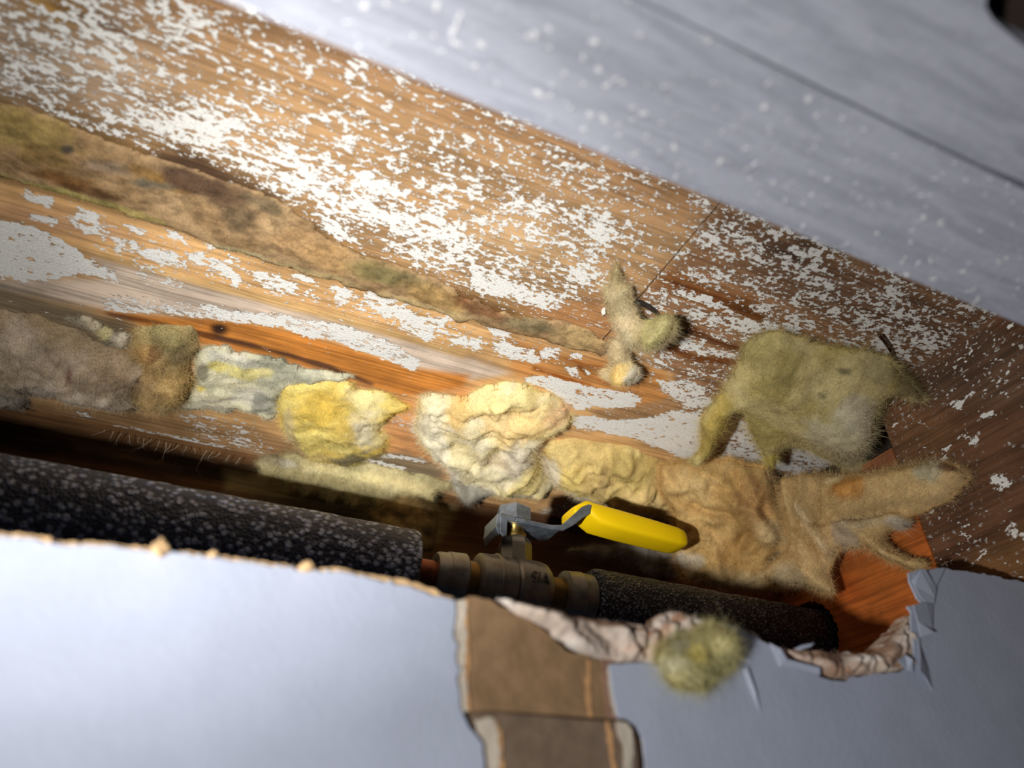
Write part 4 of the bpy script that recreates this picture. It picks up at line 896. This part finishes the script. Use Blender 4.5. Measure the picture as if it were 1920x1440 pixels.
cp = lathe_x('copper_pipe', [(0, 0), (0, 0.0075), (0.116, 0.0075), (0.116, 0)], -0.006 + 0.094, YP, ZP, M_COP)
cp.data.transform(Matrix.Translation((0, 0, 0))); tag(cp, 'bare copper pipe stub between the left foam and the valve', 'pipe')
valve = empty('ball_valve', (0.165, YP, ZP)); tag(valve, 'nickel ball valve with yellow lever between the two foam sleeves', 'valve')
def vp(o, label=None):
    place(o, valve)
    if label: o['label'] = label
    return o
vp(lathe_x('compression_nut', [(0.0, 0.0082), (0.0, 0.0118), (0.0012, 0.0128), (0.0068, 0.0132), (0.0072, 0.0138), (0.0165, 0.0142), (0.0175, 0.0132), (0.0175, 0.0082)], 0.1135, YP, ZP, M_NICK, hexa=False))
vp(lathe_x('brass_collar', [(0, 0.008), (0, 0.0108), (0.0062, 0.0108), (0.0062, 0.008)], 0.1312, YP, ZP, M_DBR), 'bare brass ring')
vp(lathe_x('valve_body', [(0, 0.008), (0, 0.0135), (0.0015, 0.0160), (0.011, 0.0166), (0.0116, 0.0176), (0.013, 0.0176), (0.0135, 0.0166), (0.0215, 0.0162), (0.0222, 0.0150), (0.024, 0.0172), (0.038, 0.0170), (0.042, 0.0162), (0.0445, 0.0140), (0.0447, 0.008)], 0.1376, YP, ZP, M_NICK))
vp(lathe_x('union_neck', [(0, 0.007), (0, 0.0098), (0.012, 0.0098), (0.012, 0.007)], 0.1824, YP, ZP, M_DBR))
vp(lathe_x('compression_nut', [(0.0, 0.0082), (0.0, 0.0122), (0.0012, 0.0146), (0.0105, 0.0154), (0.0112, 0.0150), (0.018, 0.0150), (0.0192, 0.0136), (0.0192, 0.0082)], 0.1930, YP, ZP, M_NICK))
# stem
sx = 0.1625
def lathe_z(name, prof, x, y, z0, mat, k=32, smooth=True):
    V = []; Fc = []
    for z, r in prof:
        for i in range(k):
            a = 2 * math.pi * (i + 0.25) / k; V.append((x + r * math.cos(a), y + r * math.sin(a), z0 + z))
    for j in range(len(prof) - 1):
        for i in range(k): Fc.append((j * k + i, j * k + (i + 1) % k, (j + 1) * k + (i + 1) % k, (j + 1) * k + i))
    Fc.append(tuple(range(k))[::-1]); Fc.append(tuple((len(prof) - 1) * k + i for i in range(k)))
    o = mesh_obj(name, V, Fc, mat, None, smooth)
    if smooth: o.data.set_sharp_from_angle(angle=math.radians(30))
    return o
vp(lathe_z('valve_bonnet', [(0, 0.0102), (0.015, 0.0102), (0.0178, 0.0096), (0.0195, 0.0085)], sx + 0.001, YP, ZP + 0.010, M_NICK, 8, False))
vp(lathe_z('stem', [(0, 0.006), (0.002, 0.0068), (0.0035, 0.0068), (0.004, 0.0058), (0.0055, 0.0058), (0.006, 0.0052), (0.016, 0.0050)], sx + 0.001, YP, ZP + 0.0295, M_BRASS), 'brass stem thread')
vp(lathe_z('lever_nut', [(0, 0.0098), (0.0006, 0.0112), (0.0092, 0.0112), (0.0108, 0.0100)], sx, YP, ZP + 0.0392, M_ZINC, 6, False))
vp(lathe_z('stem_tip', [(0, 0.0045), (0.0012, 0.0042)], sx, YP, ZP + 0.0499, M_ZINC, 20))
# pressed steel lever: profile along X with flanges
def lever():
    bm = bmesh.new(); zt = ZP + 0.0390; t = 0.0022
    # plate centre line (x, z, half width)
    line = [(-0.0135, 0.0, 0.0095), (-0.006, 0.0, 0.0105), (0.008, 0.0, 0.0105), (0.020, -0.0006, 0.0098), (0.0275, 0.0008, 0.0088), (0.034, 0.0075, 0.0082), (0.042, 0.0160, 0.0080), (0.046, 0.0188, 0.0080), (0.052, 0.0192, 0.0080)]
    rows = []
    for x, z, w in line:
        rows.append([bm.verts.new((sx + x, YP + sy * w, zt + z + dz)) for sy, dz in ((-1, -t), (1, -t), (1, 0), (-1, 0))])
    for a, b in zip(rows, rows[1:]):
        for i in range(4): bm.faces.new((a[i], a[(i + 1) % 4], b[(i + 1) % 4], b[i]))
    bm.faces.new(rows[0]); bm.faces.new(rows[-1][::-1])
    bmesh.ops.recalc_face_normals(bm, faces=bm.faces); return bm
def box_prism(pts_xz, y0, y1):
    bm = bmesh.new(); A = [bm.verts.new((sx + x, y0, ZP + 0.0390 + z)) for x, z in pts_xz]; B = [bm.verts.new((sx + x, y1, ZP + 0.0390 + z)) for x, z in pts_xz]
    n = len(A)
    for i in range(n): bm.faces.new((A[i], A[(i + 1) % n], B[(i + 1) % n], B[i]))
    bm.faces.new(A[::-1]); bm.faces.new(B); bmesh.ops.recalc_face_normals(bm, faces=bm.faces); return bm
def bev(o, w=0.0006, s=2):
    md = o.modifiers.new('bevel', 'BEVEL'); md.width = w; md.segments = s; md.limit_method = 'ANGLE'; md.angle_limit = math.radians(30); return o
lv = bev(vp(bm_obj('lever_arm', lever(), M_ZINC)), 0.0007)
# near flange of the lever, running along the arm (the edge facing the room)
fl = [(-0.0135, 0.0), (0.0200, -0.0006), (0.0275, 0.0008), (0.034, 0.0075), (0.042, 0.0160), (0.047, 0.0190), (0.050, 0.0190), (0.048, 0.0125), (0.043, 0.0090), (0.036, 0.0024), (0.0285, -0.0026), (0.020, -0.0038), (-0.004, -0.0030)]
bev(vp(bm_obj('lever_flange', box_prism([(-0.0040, -0.0004)] + fl[1:], YP - 0.0118, YP - 0.0096), M_ZINC)), 0.0006)
bev(vp(bm_obj('stop_tab', box_prism([(-0.0142, -0.0002), (-0.0040, -0.0002), (-0.0040, -0.0030), (-0.0092, -0.0040), (-0.0096, -0.0135), (-0.0118, -0.0140), (-0.0142, -0.0120)], YP - 0.0118, YP - 0.0098), M_ZINC)), 0.0006)
bev(vp(bm_obj('end_tab', box_prism([(-0.0156, 0.0), (-0.0134, 0.0), (-0.0128, -0.0120), (-0.0150, -0.0135), (-0.0166, -0.0090)], YP - 0.0116, YP + 0.0085), M_ZINC)), 0.0006)
# dipped yellow grip: rounded bar, deeper than it is thick
def grip():
    bm = bmesh.new(); rows = []
    st = [(0.0375, 0.0135, 0.0030, 0.0086), (0.0385, 0.0140, 0.0032, 0.0100), (0.0465, 0.0190, 0.0036, 0.0102), (0.0490, 0.0175, 0.0050, 0.0104), (0.0560, 0.0150, 0.0072, 0.0106), (0.0750, 0.0136, 0.0074, 0.0106), (0.1000, 0.0122, 0.0070, 0.0104), (0.1160, 0.0112, 0.0066, 0.0102), (0.1215, 0.0110, 0.0058, 0.0092), (0.1245, 0.0109, 0.0042, 0.0070), (0.1258, 0.0109, 0.0022, 0.0040), (0.1262, 0.0109, 0.0006, 0.0012)]
    for x, z, hz, hy in st:
        row = []
        for i in range(20):
            a = 2 * math.pi * i / 20; c, s_ = math.cos(a), math.sin(a)
            e = 0.42; yy = math.copysign(abs(c) ** e, c) * hy; zz = math.copysign(abs(s_) ** e, s_) * hz
            row.append(bm.verts.new((sx + x, YP - 0.0012 + yy, ZP + 0.0390 + z + zz)))
        rows.append(row)
    for a, b in zip(rows, rows[1:]):
        for i in range(20): bm.faces.new((a[i], a[(i + 1) % 20], b[(i + 1) % 20], b[i]))
    bm.faces.new(rows[0][::-1]); bm.faces.new(rows[-1]); bmesh.ops.recalc_face_normals(bm, faces=bm.faces); return bm
g = vp(bm_obj('lever_grip', grip(), M_YEL, smooth=True), 'yellow dipped plastic grip'); g.data.set_sharp_from_angle(angle=math.radians(50))
# cast letters on the body
cu = bpy.data.curves.new('cast_letters', 'FONT'); cu.body = 'SIA'; cu.size = 0.0085; cu.extrude = 0.0006; cu.align_x = 'CENTER'
ct = bpy.data.objects.new('cast_letters', cu); COL.objects.link(ct); cu.materials.append(M_NICK)
aa = math.radians(-8); ct.rotation_euler = (math.pi / 2 - aa, 0, 0); ct.location = (0.1715, YP - 0.0170, ZP - 0.0015)
bpy.context.view_layer.update(); lm = bpy.data.meshes.new_from_object(ct.evaluated_get(bpy.context.evaluated_depsgraph_get()))
lo = bpy.data.objects.new('cast_letters', lm); COL.objects.link(lo); lo.rotation_euler = ct.rotation_euler; lo.location = ct.location; bpy.data.objects.remove(ct); lo.name = 'cast_letters'; vp(lo)

# ================================================================== SMALL THINGS
def chip(name, pts, plane, thick, mat, label=None, cat=None, seed=0, parent=None):
    o, n = np.array(plane[0], float), _n(plane[1]); P = [at_plane(u, v, o, n) + n * 0.0006 for u, v in pts]; cen = np.mean(P, 0)
    k = len(P); r = random.Random(seed); V = [p for p in P] + [cen + (p - cen) * r.uniform(0.45, 0.8) + n * thick * r.uniform(0.6, 1.1) for p in P] + [cen + n * thick]
    Fc = [(i, (i + 1) % k, (i + 1) % k + k, i + k) for i in range(k)] + [(i + k, (i + 1) % k + k, 2 * k) for i in range(k)] + [tuple(range(k))[::-1]]
    ob = mesh_obj(name, np.array(V) - cen, Fc, mat, parent, False); ob.location = cen
    bm = bmesh.new(); bm.from_mesh(ob.data); bmesh.ops.recalc_face_normals(bm, faces=bm.faces); bm.to_mesh(ob.data); bm.free()
    if label: tag(ob, label, cat)
    return ob
M_CHIP = plain('plaster_chip', (236, 234, 230), 0.9, nscale=300, namp=0.1)
chip('plaster_crumb', C3([(355, 545), (375, 510), (400, 505), (405, 535), (385, 570), (362, 572)]), DECK, 0.003, M_CHIP, 'tiny white plaster crumb just left of the hook shaped tuft', 'crumb', 1)
FRONT = (np.array((0, YD, 0)), (0, -1, 0))
def wall_bit(name, pts, thick, mat, seed, dy=0.0):
    ob = chip(name, pts, (np.array((0, YD + dy, 0)), (0, -1, 0)), thick, mat, None, None, seed); loc = ob.location.copy()
    place(ob, wall_front); return ob
wall_bit('paper_crumb', [(282, 1030), (292, 1018), (303, 1014), (314, 1024), (320, 1036), (310, 1042), (300, 1048), (290, 1042)], 0.004, M_TAN, 2)
wall_bit('paper_crumb', [(556, 1066), (566, 1056), (576, 1052), (584, 1060), (592, 1070), (576, 1074), (564, 1073)], 0.003, M_TAN, 3)
wall_bit('paper_crumb', [(84, 1014), (94, 1008), (104, 1016), (96, 1022)], 0.002, M_TAN, 4)
wall_bit('paper_crumb', [(388, 1041), (400, 1038), (408, 1044), (396, 1049)], 0.002, M_TAN, 5)
# gypsum chunks in the torn rim
rr = random.Random(8)
def lump(cx, cy, rad, thick, mat, seed, dy, nm='gypsum_chunk'):
    k = 9; r = random.Random(seed)
    pts = [(cx + rad * r.uniform(0.7, 1.15) * math.cos(2 * math.pi * i / k) * 1.25, cy + rad * r.uniform(0.65, 1.1) * math.sin(2 * math.pi * i / k) * 0.8) for i in range(k)]
    return wall_bit(nm, pts, thick, mat, seed, dy)
M_GYP2 = plain('gypsum_white', (222, 216, 212), 0.95, nscale=260, namp=0.16, bump=0.7, bdist=0.001, spec=0.2)
M_GYP3 = plain('gypsum_brown', (178, 142, 118), 0.95, nscale=260, namp=0.22, bump=0.7, bdist=0.001, spec=0.2)
ch = [(1245, 1180, 14, 1), (1262, 1162, 15, 1), (1270, 1196, 14, 0), (1290, 1168, 15, 0), (1306, 1186, 13, 0), (1322, 1176, 12, 1), (1250, 1218, 11, 1), (1556, 1256, 14, 1), (1581, 1263, 11, 1), (1646, 1238, 10, 1), (1000, 1160, 8, 0), (1210, 1194, 10, 1)]
for i, (x, y, r_, b) in enumerate(ch):
    lump(x, y, r_, 0.0022 + 0.00012 * r_, M_GYP3 if b else M_GYP2, 100 + i, 0.0030)
GP = (np.array((0, YD + 0.0026, 0)), (0, -1, 0))
g1 = pad('torn_gypsum', [(932, 1123), (952, 1124), (988, 1138), (1040, 1148), (1100, 1162), (1160, 1170), (1222, 1180), (1238, 1152), (1262, 1146), (1300, 1158), (1340, 1180), (1356, 1200), (1310, 1240), (1240, 1247), (1160, 1244), (1110, 1234), (1062, 1214), (1010, 1174), (960, 1150)], GP, 0.0045, (226, 220, 214),
    spots=[(1080, 1160, (60, 4, 12), (120, 92, 70), 0.9), (1150, 1176, (60, 5, 8), (140, 104, 78), 0.9), (1200, 1186, (40, 5, 10), (126, 92, 70), 0.9), (1230, 1200, (12, 34, 35), (196, 154, 126), 0.9), (1200, 1226, (40, 10, 10), (206, 176, 156), 0.8), (1100, 1190, (40, 4, 25), (140, 122, 108), 0.8), (1040, 1165, (30, 3, 30), (120, 112, 104), 0.8), (1285, 1180, (40, 24, 0), (206, 190, 178), 0.8)],
    fibres=500, flen=0.002, seed=91, edge=0.003, noise=(230, 1.0), folds=0.55, mat=M_GYPC, jag=3, col2=(204, 186, 172), res=0.0007, fw=0.00008); place(g1, wall_front)
g2 = pad('torn_gypsum', [(1472, 1218), (1500, 1222), (1560, 1226), (1645, 1226), (1652, 1216), (1675, 1190), (1699, 1168), (1712, 1180), (1714, 1225), (1706, 1255), (1650, 1264), (1598, 1268), (1580, 1272), (1540, 1262), (1500, 1242)], GP, 0.0042, (200, 176, 160),
    spots=[(1690, 1200, (24, 26, 0), (214, 200, 192), 0.9), (1600, 1240, (40, 8, 0), (226, 220, 214), 0.8), (1540, 1236, (50, 7, 10), (120, 88, 66), 0.9), (1640, 1256, (40, 8, 0), (206, 190, 174), 0.8), (1560, 1258, (20, 10, 0), (180, 144, 120), 0.9)],
    fibres=300, flen=0.002, seed=93, edge=0.003, noise=(230, 1.0), folds=0.55, mat=M_GYPC, jag=3, col2=(170, 140, 120), res=0.0007, fw=0.00008); place(g2, wall_front)
# creased paper flaps beside the tear
def flap(nm, pts, lift, mat=M_PAPER):
    P = [at(u, v, 1, YD - 0.0002) + np.array((0, -l, 0)) for (u, v), l in zip(pts, lift)]; k = len(P); cen = np.mean(P, 0)
    V = [p for p in P] + [p + np.array((0, 0.0004, 0)) for p in P]
    Fc = [tuple(range(k)), tuple(range(2 * k - 1, k - 1, -1))] + [(i, (i + 1) % k, (i + 1) % k + k, i + k) for i in range(k)]
    ob = mesh_obj(nm, np.array(V) - cen, Fc, mat, None, False); ob.location = cen
    bm = bmesh.new(); bm.from_mesh(ob.data); bmesh.ops.triangulate(bm, faces=[f for f in bm.faces if len(f.verts) > 4]); bmesh.ops.recalc_face_normals(bm, faces=bm.faces); bm.to_mesh(ob.data); bm.free()
    place(ob, wall_front); return ob
flap('paper_flap', roughen([(1705, 1074), (1768, 1066), (1752, 1100), (1748, 1133), (1731, 1130), (1716, 1112), (1706, 1090)], 0.8, 9, 41), [0.004] * 0 + [0.0035 if i < 3 else 0.0012 for i in range(40)][:len(roughen([(1705, 1074), (1768, 1066), (1752, 1100), (1748, 1133), (1731, 1130), (1716, 1112), (1706, 1090)], 0.8, 9, 41))])
flap('paper_flap', [(1702, 1138), (1730, 1131), (1748, 1134), (1744, 1180), (1741, 1190), (1720, 1196), (1712, 1168)], [0.003, 0.002, 0.0006, 0.0012, 0.0032, 0.002, 0.0025])
flap('paper_flap', [(1719, 1196), (1726, 1215), (1738, 1250), (1748, 1294), (1728, 1272), (1712, 1262), (1716, 1230)], [0.001, 0.0004, 0.0004, 0.0002, 0.002, 0.0034, 0.0026])
flap('paper_flap', [(1690, 1230), (1700, 1240), (1708, 1262), (1698, 1258), (1676, 1240)], [0.002, 0.003, 0.001, 0.001, 0.002])
flap('paper_flap', [(1390, 1255), (1396, 1254), (1412, 1298), (1424, 1334), (1412, 1310)], [0.0006, 0.0016, 0.0014, 0.0004, 0.0006])
flap('paper_flap', [(1440, 1207), (1458, 1220), (1470, 1238), (1530, 1254), (1534, 1266), (1500, 1256), (1462, 1250)], [0.001, 0.002, 0.0016, 0.002, 0.0012, 0.0004, 0.0003])
flap('paper_sliver', [(1490, 1216), (1500, 1211), (1520, 1208), (1516, 1214), (1500, 1219)], [0.0, 0.001, 0.002, 0.001, 0.0])

# dark splinters and a bent nail by the corner
def rod(name, a, b, r0, r1, mat, label, cat):
    a = np.array(a); b = np.array(b); d = _n(b - a); s1 = _n(np.cross(d, (0.3, 0.5, 0.8))); s2 = np.cross(d, s1); V = []; Fc = []; k = 7; n = 6; r = random.Random(3)
    for j in range(n + 1):
        t = j / n; c = a + (b - a) * t + s1 * math.sin(t * 3) * r0 * 0.8; rr_ = (r0 + (r1 - r0) * t) * r.uniform(0.85, 1.15)
        for i in range(k):
            an = 2 * math.pi * i / k; V.append(c + (s1 * math.cos(an) + s2 * math.sin(an)) * rr_)
    for j in range(n):
        for i in range(k): Fc.append((j * k + i, j * k + (i + 1) % k, (j + 1) * k + (i + 1) % k, (j + 1) * k + i))
    Fc += [tuple(range(k))[::-1], tuple(n * k + i for i in range(k))]
    cen = (a + b) / 2; o = mesh_obj(name, np.array(V) - cen, Fc, mat, None, True); o.location = cen
    return tag(o, label, cat)
M_SPL = plain('charred_splinter', (44, 36, 32), 0.6, nscale=200, namp=0.4)
M_NAIL = metal('rusty_steel', (110, 84, 66), 0.4)
rod('wood_splinter', at(1192, 566, 2, H - 0.0012), at(1236, 594, 2, H - 0.003), 0.0021, 0.0010, M_SPL, 'dark wood splinter at the foot of the upper board seam', 'splinter')
rod('rusty_nail', at(1648, 628, 2, H - 0.012), at(1678, 672, 2, H - 0.0012), 0.0010, 0.0013, M_NAIL, 'bent rusty nail poking down beside the corner wool tuft', 'nail')
